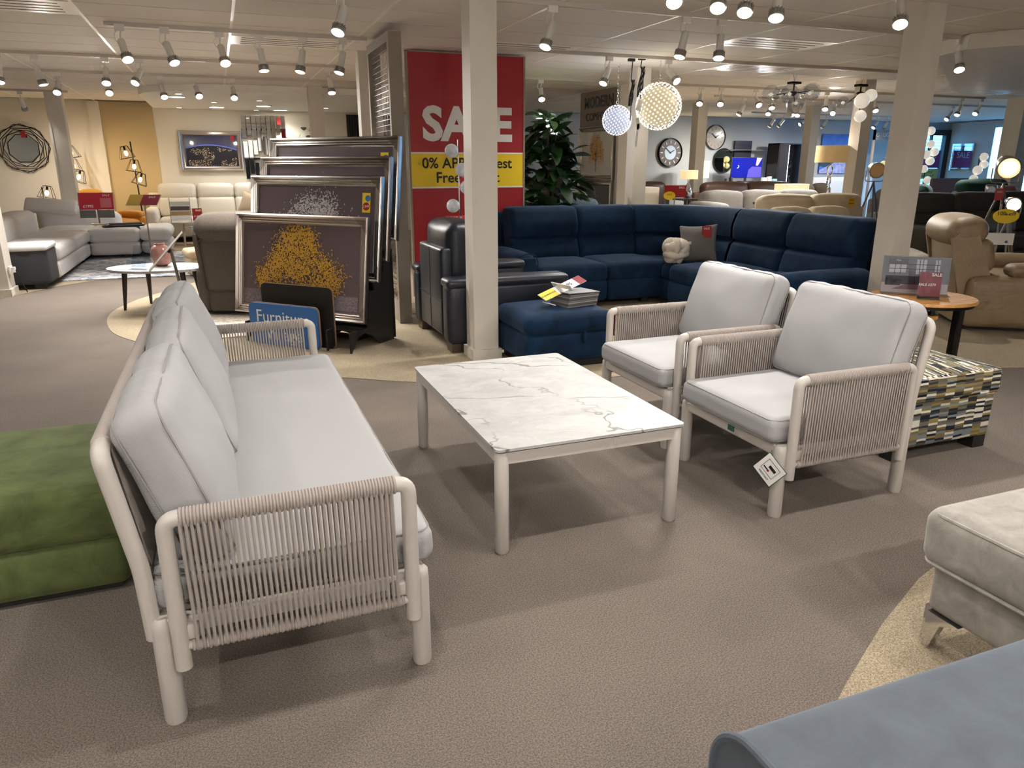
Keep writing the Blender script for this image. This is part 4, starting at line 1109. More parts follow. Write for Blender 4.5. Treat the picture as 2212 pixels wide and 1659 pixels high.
obj('photo_caption', MB().box(-.20, -.004, .225, -.06, -.003, .268, Mp), mat('photo_grey', (96, 88, 92), .5), ph)
text('Plaza', .018, M_wink, ph, -.13, .255, -.005, M=Mp)
obj('photo_logo', MB().box(.135, -.004, .02, .175, -.003, .05, Mp), M_blue, ph)
pc = thing('price_card', 'red SALE price card standing on the round oak table', 'price label', (4.93, 3.98, Z_T), vr)
obj('acrylic_sheet', MB().box(-.078, -.005, 0, .078, -.003, .205, RX(-.1)).box(-.078, -.06, 0, .078, 0, .003), M_clear, pc)
rc = obj('card', MB().box(-.075, -.002, .004, .075, 0, .2, RX(-.1)), M_red, pc)
obj('black_band', MB().box(-.075, -.003, .004, .075, -.001, .018, RX(-.1)), M_ink, rc)
text('SALE', .032, M_wink, rc, .038, .18, -.006, M=RX(-.1), bold=.0008)
text('SALE £379', .026, M_wink, rc, -.018, .105, -.006, M=RX(-.1), bold=.0005)
for z in (.14, .128, .085, .075, .065, .055, .045): text('- - - - -   - -', .008, M_wink, rc, -.01, z, -.006, M=RX(-.1))

# generic acrylic / card signs
def sign_stand(label, loc, rz, w, h, mt, words, zc, tilt=.5, pole=True, name='price_sign', extra=None, pole_mt=None):
    t = thing(name, label, 'sign', loc, rz)
    Mx = T(0, 0, zc) @ RX(-tilt)
    c_ = obj('card', MB().box(-w/2, -.004, -h/2, w/2, 0, h/2, Mx), mt, t)
    obj('holder', MB().box(-w/2-.01, .0005, -h/2-.01, w/2+.01, .008, h/2+.01, Mx), M_clear, t)
    for (s, size, x, z) in words: text(s, size, M_wink, c_, x, z, -.0055, M=Mx, bold=.0008)
    if extra:
        for (x0, z0, x1, z1, m_) in extra: obj('print_block', MB().box(x0, -.006, z0, x1, -.004, z1, Mx), m_, c_)
    if pole:
        obj('pole', MB().tube([(0, .02, .012), (0, .02, zc-.02)], .012, 8), pole_mt or M_steel, t)
        obj('base', MB().lathe([(.13, 0), (.13, .01), (.02, .016)], 20), pole_mt or M_steel, t)
    return t
sign_stand('red topped price sign behind the navy leather armchair', (2.36, 7.68, 0), 0, .22, .2, M_pink, [('SALE', .06, 0, .05)], .93, 1.2)
B1, B2 = [mat('sign_pale', (222, 206, 200), .5)], mat('sign_photo', (110, 112, 108), .5)
s1 = sign_stand('red price sign reading 1995 above the grey corner sofa', (-1.83, 13.6, .58), -.1, .50, .26, M_pink, [('£1995', .06, -.12, -.08), ('SALE', .05, .15, .09)], .36, .15, True,
    extra=[(-.25, -.26, -.02, -.14, B2), (.02, -.26, .25, -.14, B2), (.06, -.1, .22, .05, mat('sign_pink', (222, 120, 132), .5))])
s2_ = sign_stand('tilted gold and maroon price sign in front of the cream sofa', (-1.12, 13.3, 0), -.35, .48, .24, mat('maroon_card', (150, 40, 66), .5), [('SALE', .05, .12, .06)], .96, .9, True,
    extra=[(-.24, -.12, -.03, .12, mat('gold_card', (206, 176, 86), .5))])
s3 = sign_stand('small red sale card on the glass nest of tables', (-.42, 15.75, .445), 0, .17, .23, M_red, [('SALE', .045, .02, .08), ('£1,499', .04, -.01, -.03)], .125, .12, False)
bkst = thing('brochure_rack', 'wire rack of colour samples standing on the glass tables', 'rack', (-.72, 15.85, .445))
for k in range(4): obj('sample_row', MB().box(-.17, -.02*k, .02+.09*k, .17, -.02*k+.02, .10+.09*k, T(0, .02*k*2, 0)), [M_card, mat('sample_tan', (170, 140, 104), .7), mat('sample_dark', (80, 72, 80), .7), mat('sample_pale', (200, 204, 198), .7)][k], bkst)
obj('wire_frame', MB().tube([(-.18, 0, 0), (-.18, .1, .44)], .005, 5).tube([(.18, 0, 0), (.18, .1, .44)], .005, 5), M_blackm, bkst)

# ------------------------------------------------------------------ left side: oval table, vase, sign, rugs
ov = thing('coffee_table', 'oval white marble table on dark splayed legs behind the garden sofa', 'table', (-.68, 8.75, 0), -.25)
obj('table_top', MB().prism([(.52*math.cos(2*PI*i/40), .36*math.sin(2*PI*i/40)) for i in range(40)], .42, .445), M_marble, ov)
for (x, y) in ((-.33, -.12), (-.20, .22), (.33, .16), (.30, -.18)):
    obj('leg', MB().tube([(x*1.08, y*1.12, 0), (x*.95, y*.95, .42)], [.014, .03], 10), M_dwood, ov)
va = obj('vase', MB().lathe([(.05, 0), (.085, .02), (.10, .09), (.10, .15), (.085, .2), (.05, .225), (.052, .24), (.045, .24), (.042, .22)], 24), mat('dusky_pink_glaze', (176, 128, 116), .25, var=(18, .2)))
va.location = (-.65, 8.82, .447); tag(va, 'dusky pink pot on the oval white table', 'vase')
ac = thing('brochure_holder', 'empty clear acrylic leaflet holder on the oval white table', 'holder', (-.84, 8.62, .447), -.5)
obj('acrylic_sheet', MB().box(-.11, -.003, 0, .11, .003, .25, RX(-.35)).box(-.11, -.09, 0, .11, -.086, .07, RX(-.35)).box(-.11, -.09, 0, .11, 0, .004), M_clear, ac)
ls = thing('lectern_sign', 'slanted price sign on a grey pole beside the oval table', 'sign', (-.53, 8.25, 0), -1.53)
obj('pole', MB().tube([(0, .1, .012), (0, .02, .68)], .016, 8), M_steel, ls)
obj('base', MB().lathe([(.13, 0), (.13, .01), (.02, .016)], 20, T(0, .1, 0)), M_steel, ls)
cd = obj('sign_board', MB().box(-.16, -.006, -.30, .16, 0, .22, T(0, 0, .68) @ RX(-.75)), mat('kraft_card', (112, 102, 90), .5), ls)
obj('clip', MB().box(-.12, .0, -.02, .12, .025, .02, T(0, 0, .68) @ RX(-.75)), M_blackm, ls)
rg = tag(obj('rug', MB().prism(rrect(.95, 1.35, .02), 0, .012), rug_mat('cream_rug', (206, 196, 180), (158, 146, 134), 14)), 'cream distressed rug under the brown tweed recliner', 'rug'); rg.location = (.17, 8.25, .0045)
rg2 = tag(obj('rug', MB().prism(rrect(1.05, 1.6, .02), 0, .012), rug_mat('blue_rug', (224, 220, 216), (128, 140, 158), 5)), 'white and blue abstract rug beside the grey corner sofa', 'rug'); rg2.location = (-1.05, 12.85, .0045)

# light grey corner sofa
ls_ = thing('corner_sofa', 'light grey leather corner sofa with a charcoal end panel at the left', 'sofa', (0, 0, 0))
obj('end_panel', MB().rbox((-2.33, 10.9, .28), (.55, .58, .44), .05, 2, 3), M_char, ls_)
obj('power_button', MB().box(-2.36, 10.605, .43, -2.24, 10.612, .455), M_black, ls_)
obj('arm_top', MB().rbox((-2.33, 10.9, .515), (.57, .62, .07), .03, 2, 3, (0, 0, .01)), M_lgrey, ls_)
for y0, y1 in ((11.15, 12.45), (12.45, 13.75)):
    obj('seat_cushion', MB().rbox((-2.42, (y0+y1)/2, .39), (.82, y1-y0, .2), .07, 2, 4, (0, 0, .03)), M_lgrey, ls_)
    obj('back_cushion', MB().rbox((-2.88, (y0+y1)/2, .60), (.34, y1-y0, .42), .1, 2, 4, (.03, 0, .02), None, .004, 4), M_lgrey, ls_)
obj('base', MB().rbox((-2.42, 12.4, .18), (.78, 2.6, .22), .05, 2, 3), M_lgrey, ls_)
obj('back_cushion', MB().rbox((-2.95, 10.9, .58), (.36, .7, .44), .1, 2, 4, (.03, 0, .02)), M_lgrey, ls_)
obj('raised_headrest', MB().rbox((-2.60, 14.3, .86), (.76, .10, .30), .045, 2, 4, (0, .01, 0), T(-2.62, 14.3, .8) @ RY(.08) @ RX(-.85) @ T(2.62, -14.3, -.8)), M_lgrey, ls_)
obj('chaise_seat', MB().rbox((-1.68, 14.35, .38), (.78, 1.25, .22), .08, 3, 4, (0, 0, .02)).rbox((-1.06, 14.35, .38), (.5, 1.2, .22), .1, 3, 4, (0, 0, .0)), M_lgrey, ls_)
obj('chaise_base', MB().rbox((-1.68, 14.35, .17), (.76, 1.2, .22), .06, 2, 3).rbox((-1.06, 14.35, .17), (.48, 1.15, .22), .1, 2, 3), M_lgrey, ls_)
obj('corner_seat', MB().rbox((-2.45, 14.35, .38), (.8, 1.2, .22), .07, 2, 3, (0, 0, .02)).rbox((-2.45, 14.35, .17), (.78, 1.15, .22), .05, 2, 2), M_lgrey, ls_)
obj('rear_back', MB().rbox((-2.3, 14.98, .58), (1.3, .3, .46), .12, 2, 5, (0, .02, 0), None, 0, 5, lambda p: (p.x, p.y, p.z if p.x < -2.2 or p.z < .5 else p.z-.16*min(1, (p.x+2.2)/.7))), M_lgrey, ls_)
for p in ((-2.2, 10.7), (-2.5, 10.7), (-2.15, 13.4), (-1.5, 13.85), (-.95, 13.9)): obj('foot', MB().box(p[0]-.06, p[1]-.05, 0, p[0]+.06, p[1]+.05, .08), M_black, ls_)
mg = thing('catalogue_stack', 'stack of dark catalogues on the grey corner sofa chaise', 'catalogues', (-1.55, 14.1, .505), .2)
obj('catalogue', MB().box(-.3, -.15, 0, .3, .15, .018), M_ink, mg); obj('catalogue', MB().box(-.26, -.13, .019, .32, .16, .036), mat('grey_cover', (140, 140, 142), .4), mg); obj('catalogue', MB().box(-.2, -.12, .037, .28, .12, .05), M_char, mg)
so = thing('wall_socket', 'white plug and cable on the left edge pillar', 'socket', (-2.40, 10.3, .3))
obj('plate', MB().box(-.005, -.07, -.045, .01, .07, .045), M_plast, so); obj('plug', MB().box(.01, -.03, -.03, .05, .03, .03), M_card, so)
obj('cable', MB().tube(bend([(.05, 0, 0), (.09, 0, -.15), (.12, .05, -.28)], .08), .006, 5), M_ink, so)

# generic straight sofa, front towards local -y
def sofa_row(label, loc, rz, L, n, mt, D=.95, seat_h=.45, back_h=.95, arm=.2, arm_h=.6, split=None, foot=.08, soft=.0, m=3, group=None, name='sofa'):
    t = thing(name, label, 'sofa', loc, rz, group)
    obj('base', MB().rbox((0, 0, foot+.1), (L-.06, D-.06, .22), .04, 2, 2), mt, t)
    w = (L-2*arm)/n
    for i in range(n):
        x = -L/2+arm+w*(i+.5)
        obj('seat_cushion', MB().rbox((x, -.08, seat_h-.09), (w, D-.2, .2), .07, 2, m, (0, 0, .03)), mt, t)
        Mb = T(x, D/2-.2, 0) @ RX(-.1)
        if split:
            obj('back_cushion', MB().rbox((0, 0, (seat_h+split)/2+.02), (w, .26, split-seat_h+.03), .07, 2, m, (0, .03, 0), Mb, soft), mt, t)
            obj('headrest', MB().rbox((0, .02, (split+back_h)/2+.01), (w, .28, back_h-split+.03), .09, 2, m, (0, .02, .02), Mb, soft), mt, t)
        else:
            obj('back_cushion', MB().rbox((0, 0, (seat_h+back_h)/2), (w, .28, back_h-seat_h+.06), .1, 2, m, (0, .04, .03), Mb, soft), mt, t)
    obj('back_panel', MB().rbox((0, D/2-.05, back_h*.46), (L-.1, .12, back_h*.8), .05, 2, 2), mt, t)
    for s in (-1, 1):
        if arm > .05: obj('arm', MB().rbox((s*(L/2-arm/2), -.02, arm_h/2+foot/2), (arm, D, arm_h-foot), .08, 2, m, (0, 0, .02)), mt, t)
        for y in (-D/2+.1, D/2-.1): obj('foot', MB().box(s*(L/2-.1)-.04, y-.04, 0, s*(L/2-.1)+.04, y+.04, foot+.02), M_black, t)
    return t
sofa_row('cream leather three seater sofa below the picture of the earth', (-.05, 16.75, 0), 0, 2.7, 3, M_cream, 1.0, .46, 1.1, .24, .66, .82, .12, .004)
cs = pillow('scatter_cushion', 'beige scatter cushion at the right end of the cream sofa', T(.62, 16.45, .68) @ RZ(-.3) @ RX(-.3) @ RY(.3), .5, .2, mat('sand_cushion', (190, 172, 146), .9))
# glass nest of tables
for q, (x, y, z, r, lb) in enumerate(((-.68, 15.75, .43, .42, 'larger oval glass table with pale splayed legs before the cream sofa'), (-.2, 15.35, .36, .32, 'smaller oval glass table with pale splayed legs beside the larger one'))):
    gt = thing('glass_table', lb, 'table', (x, y, 0), 0, 'glass nest of tables')
    obj('table_top', MB().prism([(r*1.2*math.cos(2*PI*i/28), r*.7*math.sin(2*PI*i/28)) for i in range(28)], z, z+.012), mat('smoked_glass', (150, 158, 156), .08, coat=.5), gt)
    for a in range(3):
        an = 2*PI*a/3+.5; obj('leg', MB().tube([(.95*r*math.cos(an), .6*r*math.sin(an), 0), (.55*r*math.cos(an), .35*r*math.sin(an), z)], .02, 8), mat('pale_ash', (190, 180, 160), .5), gt)
# earth picture
ea = framed('silver framed photograph of the earth at night above the cream sofa', 1.22, .80, T(-.04, 17.37, 1.775), M_silver, mat('night_sky_print', (22, 20, 62), .3, coat=.4), wrap=False, fw=.09)
earth = MB()
arc = [(-.50+1.0*i/24, -.02+.13*math.sin(PI*(i+5)/32)) for i in range(25)]
obj('globe_print', MB().prism([(-.50, -.31)]+[(x, z) for x, z in arc]+[(.52, -.31)], 0, .001, T(0, -.0155, 0) @ RX(PI/2)), mat('earth_print', (16, 14, 24), .4), ea)
glow = MB()
for i in range(24):
    (xa, za), (xb, zb) = arc[i], arc[i+1]
    glow.add([(xa, -.0175, za-.004), (xb, -.0175, zb-.004), (xb, -.0175, zb+.02), (xa, -.0175, za+.02)], [(0, 1, 2, 3)])
obj('horizon_print', glow, mat('airglow_print', (96, 110, 205), .4), ea)
er = random.Random(4); ct_ = MB()
for k in range(1100):
    u = er.random(); v = er.random()**1.3
    x = -.46+.94*u; zmax = -.03+.12*math.sin(PI*((x+.5)*24+5)/32)
    z = -.30+(zmax+.29)*v
    if noise.noise((x*5, z*5, 2.0)) < -.05: continue
    s = .002+.005*er.random()**2
    ct_.add([(x-s, -.018, z-s), (x+s, -.018, z-s), (x+s, -.018, z+s), (x-s, -.018, z+s)], [(0, 1, 2, 3)])
tag(obj('city_light_print', ct_, mat('city_print', (226, 200, 160), .5), ea), kind='stuff')
obj('price_sticker', MB().box(.40, -.05, .20, .47, -.018, .31), M_red, ea)
# strip mirror art
sm_ = thing('mirror_art', 'wall art of staggered mirror strips right of the earth picture', 'mirror', (1.05, 17.36, 1.9))
sr = random.Random(11)
for k in range(9):
    x = -.40+.1*k
    for q in range(3):
        z1 = .6-.42*q-.12*sr.random(); z0 = z1-.28-.2*sr.random()
        if q == 0: z1 = .6
        obj('mirror_strip', MB().box(x-.042, -.01-.012*((k+q) % 2), z0, x+.042, 0, z1), M_mirror, sm_)
obj('rail', MB().box(-.45, 0, .3, .45, .02, .34).box(-.45, 0, -.3, .45, .02, -.26), M_blackm, sm_)
obj('price_tag', MB().box(.28, -.03, .42, .36, -.026, .56), M_red, sm_)
# geometric wall mirror
gm = thing('wall_mirror', 'octagonal mirror in a black geometric wire frame on the cream wall', 'mirror', (-3.43, 17.36, 1.80))
obj('mirror_glass', MB().lathe([(0, 0), (.27, 0), (.27, .015), (0, .015)], 8, RX(PI/2) @ RZ(PI/8)), M_mirror, gm)
obj('rim', MB().tube([(.27*math.cos(2*PI*i/8+PI/8), -.005, .27*math.sin(2*PI*i/8+PI/8)) for i in range(8)], .012, 6, closed=True), M_blackm, gm)
for q, (r, a0) in enumerate(((.45, 0), (.45, PI/16), (.40, PI/8), (.36, PI/10), (.33, 0))):
    obj('wire_ring', MB().tube([(r*math.cos(2*PI*i/8+a0), -.02-.006*q, r*math.sin(2*PI*i/8+a0)) for i in range(8)], .008, 5, closed=True), M_blackm, gm)
obj('price_tag', MB().box(-.0, -.06, .2, .08, -.055, .32), M_red, gm)
# cage floor lamps
def cage_lamp(label, x, y, shades, h, light=True):
    t = thing('floor_lamp', label, 'lamp', (x, y, 0))
    obj('base', MB().lathe([(.15, 0), (.15, .015), (.015, .02)], 20), M_blackm, t)
    obj('pole', MB().tube([(.06, 0, .015), (0, 0, h)], .013, 8), M_blackm, t)
    for (dx, z, a) in shades:
        Mx = T(dx, -.04, z) @ RY(a)
        cg = MB()
        top = [(sx_*.06, sy*.06, .1) for sx_, sy in ((-1, -1), (1, -1), (1, 1), (-1, 1))]; bot = [(sx_*.13, sy*.13, -.12) for sx_, sy in ((-1, -1), (1, -1), (1, 1), (-1, 1))]
        for i in range(4):
            cg.tube([top[i], top[(i+1) % 4]], .005, 5); cg.tube([bot[i], bot[(i+1) % 4]], .005, 5); cg.tube([top[i], bot[i]], .005, 5)
        c_ = obj('cage_shade', cg, M_blackm, t, Mx)
        obj('socket', MB().tube([(0, 0, .1), (0, 0, .03)], .02, 8), M_blackm, c_)
        obj('bulb', MB().sphere((0, 0, -.03), .035, 10, (1, 1, 1.4)), M_bulb, c_)
        if light:
            li = bpy.data.lights.new('bulb_lamp', 'POINT'); li.energy = 2.5; li.color = (1, .74, .45); li.shadow_soft_size = .04
            lo = bpy.data.objects.new('bulb_lamp', li); C.objects.link(lo); lo.parent = c_; lo.location = (0, 0, -.10)
    return t
cage_lamp('black floor lamp with three wire cage shades against the ochre wall', -1.50, 16.7, [(-.10, 1.74, -.2), (.02, 1.49, .15), (.10, 1.24, .35)], 1.93)
cage_lamp('black cage floor lamp half hidden by the left rear pillar', -2.56, 16.7, [(.02, 1.74, -.2), (.03, 1.5, 0), (.10, 1.30, .35)], 1.93)
cage_lamp('small cage table lamp low behind the grey corner sofa', -3.05, 16.3, [(.08, 1.02, .2)], 1.1)
# second framed panel at the far left bay, slatted wall, small plant
wl = thing('slat_wall', 'black slatted wall panel at the back left of the wire display', 'panel', (3.3, 17.34, 0))
sl2 = MB().box(-.018, -.03, .02, .018, .02, 2.55).mesh('slat', M_ink)
for k in range(18): link('slat', sl2, wl, T(-.45+.053*k, 0, 0))
obj('backing', MB().box(-.48, .02, .02, .5, .05, 2.56), M_black, wl)

# ------------------------------------------------------------------ plants
def leaf_mesh(ln, w, mt):
    b = MB(); n = 6; vs = []; fs = []
    for i in range(n+1):
        t = i/n; ww = w*math.sin(PI*min(.98, t*.92+.06))**.8; z = -.25*ln*t*t
        vs += [(-ww, t*ln, z+.12*ww), (0, t*ln, z), (ww, t*ln, z+.12*ww)]
    for i in range(n):
        a = i*3; fs += [(a, a+1, a+4, a+3), (a+1, a+2, a+5, a+4)]
    return b.add(vs, fs).mesh('leaf', mt)
def ficus(label, loc, h0, h1, rad, n, seed, sz=.24, name='rubber_plant'):
    t = thing(name, label, 'plant', loc); r_ = random.Random(seed)
    obj('pot', MB().lathe([(.14, 0), (.19, .32), (.2, .34), (.175, .34), (.17, .28), (0, .28)], 24), M_char, t)
    stems = []
    for k in range(4):
        a = 2*PI*k/4+r_.random(); top = (rad*.45*math.cos(a)*r_.random(), rad*.45*math.sin(a)*r_.random(), h1-.1*r_.random()-.12*k)
        stems.append(top); obj('stem', MB().tube([(.03*math.cos(a), .03*math.sin(a), .28), (top[0]*.5+.02, top[1]*.5, (h1+.3)/2), top], [.014, .011, .006], 6), M_stem, t)
    ml = [leaf_mesh(sz*s, sz*.27*s, m_) for s, m_ in ((1, M_leaf), (.85, M_leaf), (.7, M_leafl))]
    for k in range(n):
        z = h0+(h1-h0)*r_.random()**.85; a = r_.uniform(0, 2*PI)
        env = math.sin(PI*min(1, max(.12, (h1+.12-z)/(h1-h0+.12)*.75)))*rad
        rr_ = env*r_.uniform(.2, .75)
        which = 2 if (z > h1-.18 and r_.random() < .7) else (0 if r_.random() < .6 else 1)
        link('leaf', ml[which], t, T(rr_*math.cos(a), rr_*math.sin(a), z) @ RZ(a-PI/2+r_.uniform(-.5, .5)) @ RX(r_.uniform(-.7, .8)) @ RY(r_.uniform(-.4, .4)))
    return t
ficus('tall dark rubber plant beside the red sale board', (4.27, 9.6, 0), .75, 2.15, .50, 240, 3, .31)
ficus('small rubber plant peeping above the leaning pictures', (1.80, 16.2, 0), 1.3, 2.25, .34, 22, 6, .30)
# ------------------------------------------------------------------ partition with the MODERN sign (faces -x)
mp_ = struct('wall_partition', MB().box(6.17, 11.12, 0, 6.33, 12.5, CZ), M_col)
obj('end_post', MB().box(6.15, 11.04, 0, 6.35, 11.12, CZ), M_col, mp_)
ms = thing('wall_sign', 'taupe MODERN COMFORT sign at the top of the partition', 'sign', (6.16, 11.8, 2.42), -PI/2)
# local x runs towards -y of the world, face to -x
obj('sign_panel', MB().box(-.66, -.012, -.29, .66, .01, .285), M_taupe, ms)
MS = mat('mirror_lettering', (96, 92, 88), .25, .7)
text('MODERN', .25, MS, ms, .03, .09, -.014, bold=.006, ext=.004)
text('COMFORT', .19, MS, ms, .03, -.14, -.014, ext=.004)
def on_partition(y, z): return T(6.155, y, z) @ RZ(-PI/2)
framed('silver framed golden tree picture on the MODERN partition', 1.28, .88, on_partition(11.80, 1.68), M_silver2, mat('misty_print', (206, 203, 196), .4), wrap=False, fw=.09, tree=(mat('amber_print', (222, 162, 52), .5), 1500, 12, .62, .66, .03))
framed('lower framed picture of a pale tree on the MODERN partition', 1.28, .8, on_partition(11.82, .84), M_silver2, mat('dark_mist_print', (90, 90, 94), .4), wrap=False, fw=.09, tree=(M_treew, 500, 14, .5, .6, .0))
bc_ = thing('speaker_cabinet', 'tall dark cabinet behind the rubber plant', 'cabinet', (5.85, 12.9, 0))
obj('body', MB().rbox((0, 0, .84), (.34, .34, 1.66), .012, 1, 1), M_black, bc_); obj('door', MB().box(-.15, -.18, .04, .15, -.17, 1.64), M_ink, bc_)
# ------------------------------------------------------------------ crystal ball pendants and their hanging gear
def crystal_ball(label, x, y, z, r, tint, lit, nb, hooks):
    t = thing('crystal_pendant', label, 'pendant lamp', (x, y, z))
    obj('inner_core', MB().sphere((0, 0, 0), r*.84, 20), mat('core_'+tint[0], tuple(int(q*.72) for q in tint[1]), .5, emit=lit*.9), t)
    cr_ = MB(); fr_ = MB(); ga = PI*(3-5**.5); s = r*math.sqrt(4/nb)*.86
    for k in range(nb):
        zz = 1-2*(k+.5)/nb; rr_ = math.sqrt(1-zz*zz); a = ga*k
        p = Vector((rr_*math.cos(a), rr_*math.sin(a), zz))
        cr_.add([(s*.5, 0, 0), (0, s*.5, 0), (-s*.5, 0, 0), (0, -s*.5, 0), (0, 0, s*.38), (0, 0, -s*.38)], [(0, 1, 4), (1, 2, 4), (2, 3, 4), (3, 0, 4), (1, 0, 5), (2, 1, 5), (3, 2, 5), (0, 3, 5)], look(p*r, p))
        q = Vector(p).to_track_quat('Z', 'Y').to_matrix().to_4x4()
        fr_.tube([(s*.62*math.cos(i*PI/3), s*.62*math.sin(i*PI/3), 0) for i in range(6)], s*.10, 4, closed=True, M=T(*(p*r*1.01)) @ q)
    tag(obj('crystal_beads', cr_, mat('crystal_'+tint[0], tint[2], .1, emit=lit*2.2, coat=.5), t), kind='stuff')
    tag(obj('wire_rings', fr_, mat('ring_'+tint[0], tint[2], .25, .3, emit=.18), t), kind='stuff')
    obj('hook_ring', MB().tube([(.018*math.cos(i*PI/5), 0, r+.03+.018*math.sin(i*PI/5)) for i in range(10)], .004, 5, closed=True), M_chrome, t)
    top = CZ-.01-z; links = MB(); n = int((top-r-.05)/.035)
    for k in range(n):
        zc_ = r+.06+k*.035
        links.tube([(.011*math.cos(i*PI/4), 0, zc_+.02*math.sin(i*PI/4)) for i in range(8)], .003, 4, closed=True, M=RZ((k % 2)*PI/2))
    tag(obj('chain', links, M_chrome, t), kind='stuff')
    li = bpy.data.lights.new('pendant_lamp', 'POINT'); li.energy = 60*(r/.27); li.color = tint[3]; li.shadow_soft_size = r*1.05
    lo = bpy.data.objects.new('pendant_lamp', li); C.objects.link(lo); lo.parent = t; lo.location = (0, 0, 0)
    return t
crystal_ball('larger warm lit crystal ball pendant', 4.97, 7.99, 2.16, .265, ('warm', (255, 236, 190), (250, 246, 232), (1, .9, .72)), .55, 420, None)
crystal_ball('smaller cool white lit crystal ball pendant', 4.65, 8.41, 2.02, .175, ('cool', (226, 232, 255), (240, 244, 255), (.85, .9, 1)), .55, 300, None)
cb = thing('power_cable', 'coiled black cables and plugs hanging from the ceiling between the crystal balls', 'cable', (4.72, 8.1, CZ))
for (x, z0, z1, w_) in ((-.06, -.25, -.55, .03), (.06, -.1, -.45, .04)):
    pts_ = [(x, 0, -.03)]+[(x+w_*math.sin(i*1.05), .02*math.cos(i*.7), z0+(z1-z0)*(.5-.5*math.cos(i*.9))) for i in range(22)]+[(x, 0, z1-.15)]
    obj('cable', MB().tube(pts_, .006, 5), M_ink, cb)
obj('plug', MB().box(-.12, -.02, -.05, -.04, .02, -.02).box(.02, -.02, -.03, .1, .02, 0), M_ink, cb)
tg = thing('price_tag', 'white hanging price tags between the two crystal balls', 'price label', (4.68, 7.95, 2.12))
obj('tag', MB().box(-.04, -.003, -.02, .03, 0, .10, RY(.35)), M_card, tg); obj('tag', MB().box(-.06, -.003, -.22, -.01, 0, -.09, RY(-.2)), M_card, tg); obj('tag', MB().box(.0, -.003, -.42, .03, 0, -.16, RY(.08)), M_card, tg)
obj('tag_string', MB().tube([(0, 0, .1), (.05, 0, .0), (.0, 0, -.1), (.02, 0, -.2)], .0025, 4), M_card, tg)
# globe pendants
M_bub = clear('clear_globe', (240, 242, 244), .12)
def globes(label, x, y, items, mat_, hub):
    t = thing('globe_pendant', label, 'pendant lamp', (x, y, CZ))
    obj('hook_wire', MB().tube([(-.03, 0, 0), (0, 0, -.09)], .003, 4).tube([(.03, 0, 0), (0, 0, -.09)], .003, 4), M_chrome, t)
    obj('ceiling_plate', MB().box(-.08, -.05, -.13, .08, .05, -.1), M_blackm, t)
    obj('stem', MB().tube([(0, 0, -.13), (0, 0, hub)], .012, 8), M_blackm, t)
    obj('hub', MB().lathe([(0, .03), (.05, .015), (.06, 0), (.03, -.03), (0, -.05)][::-1], 16, T(0, 0, hub)), M_blackm, t)
    for (dx, dy, z, r, m_) in items:
        g_ = obj('globe', MB().sphere((dx, dy, z), r, 16), m_, t)
        obj('globe_arm', MB().tube([(0, 0, hub), (dx*.75, dy*.75, z)], .007, 5), M_blackm, t)
        if m_ is M_bub: obj('bulb', MB().sphere((dx, dy, z), .025, 8), M_opal, g_)
    obj('price_tag', MB().box(-.10, -.02, hub-.32, .0, -.017, hub-.12), M_card, t)
    return t
globes('black pendant with six clear rippled glass globes', 7.62, 8.77, [(-.15, -.1, -.27, .125, M_bub), (-.34, .05, -.27, .125, M_bub), (.2, -.1, -.25, .125, M_bub), (.38, .06, -.21, .12, M_bub), (.02, -.05, -.38, .125, M_bub), (.0, .25, -.25, .12, M_bub)], None, -.24)
globes('black pendant with white opal globes by the right pillar', 8.75, 8.69, [(-.07, -.12, -.33, .105, M_opal), (.20, 0, -.24, .088, M_opal), (-.25, .05, -.35, .085, M_bub), (.12, .1, -.36, .08, M_bub), (.0, -.05, -.53, .085, M_opal)], None, -.22)

# ------------------------------------------------------------------ back wall on the right
def clock(label, x, z, r, rim, face, inner=None, dots=True):
    t = thing('wall_clock', label, 'clock', (x, 17.37, z))
    obj('rim', MB().lathe([(r, .03), (r, -.03), (r*.96, -.035), (r*.93, -.02), (r*.93, .03)], 40, RX(PI/2), (0, 0)), rim, t)
    obj('dial', MB().lathe([(0, .0), (r*.94, 0)][::-1], 40, T(0, -.012, 0) @ RX(PI/2)), face, t)
    if inner: obj('inner_dial', MB().lathe([(0, .0), (r*.48, 0)][::-1], 32, T(0, -.018, 0) @ RX(PI/2)), inner, t)
    for k in range(12):
        a = 2*PI*k/12; obj('hour_mark', MB().box(-.012, -.022, r*.62, .012, -.014, r*.82, RY(a)), M_card if inner else M_steel, t)
    for a, l_ in ((1.05, .36), (-.9, .5)): obj('hand', MB().box(-.01, -.03, -.03, .01, -.026, r*l_, RY(a)), M_ink, t)
    return t
clock('large dark station clock with a pale blue centre on the grey wall', 11.23, 1.80, .37, M_ink, mat('dark_dial', (70, 58, 66), .4), mat('pale_dial', (190, 212, 236), .4))
clock('large pale round clock high on the grey wall', 12.62, 2.2, .32, mat('pewter', (110, 104, 100), .4, .5), mat('stone_dial', (186, 178, 170), .15))
rm_ = thing('wall_mirror', 'round black rimmed mirror below the pale clock', 'mirror', (12.94, 17.36, 1.6))
obj('mirror_glass', MB().lathe([(0, 0), (.31, 0)][::-1], 36, RX(PI/2)), M_mirror, rm_); obj('rim', MB().tube([(.315*math.cos(2*PI*i/40), 0, .315*math.sin(2*PI*i/40)) for i in range(40)], .014, 6, closed=True), M_ink, rm_)
tvp = thing('wall_shelf', 'dark wall panel with a thin glass shelf above the television', 'shelf', (13.52, 17.3, 1.9))
obj('panel', MB().box(-.28, .0, -.35, .28, .06, .22), mat('smoke_panel', (58, 58, 72), .25), tvp); obj('glass_shelf', MB().box(-.52, -.2, -.03, .52, .0, -.015), mat('shelf_glass', (150, 150, 156), .2), tvp)
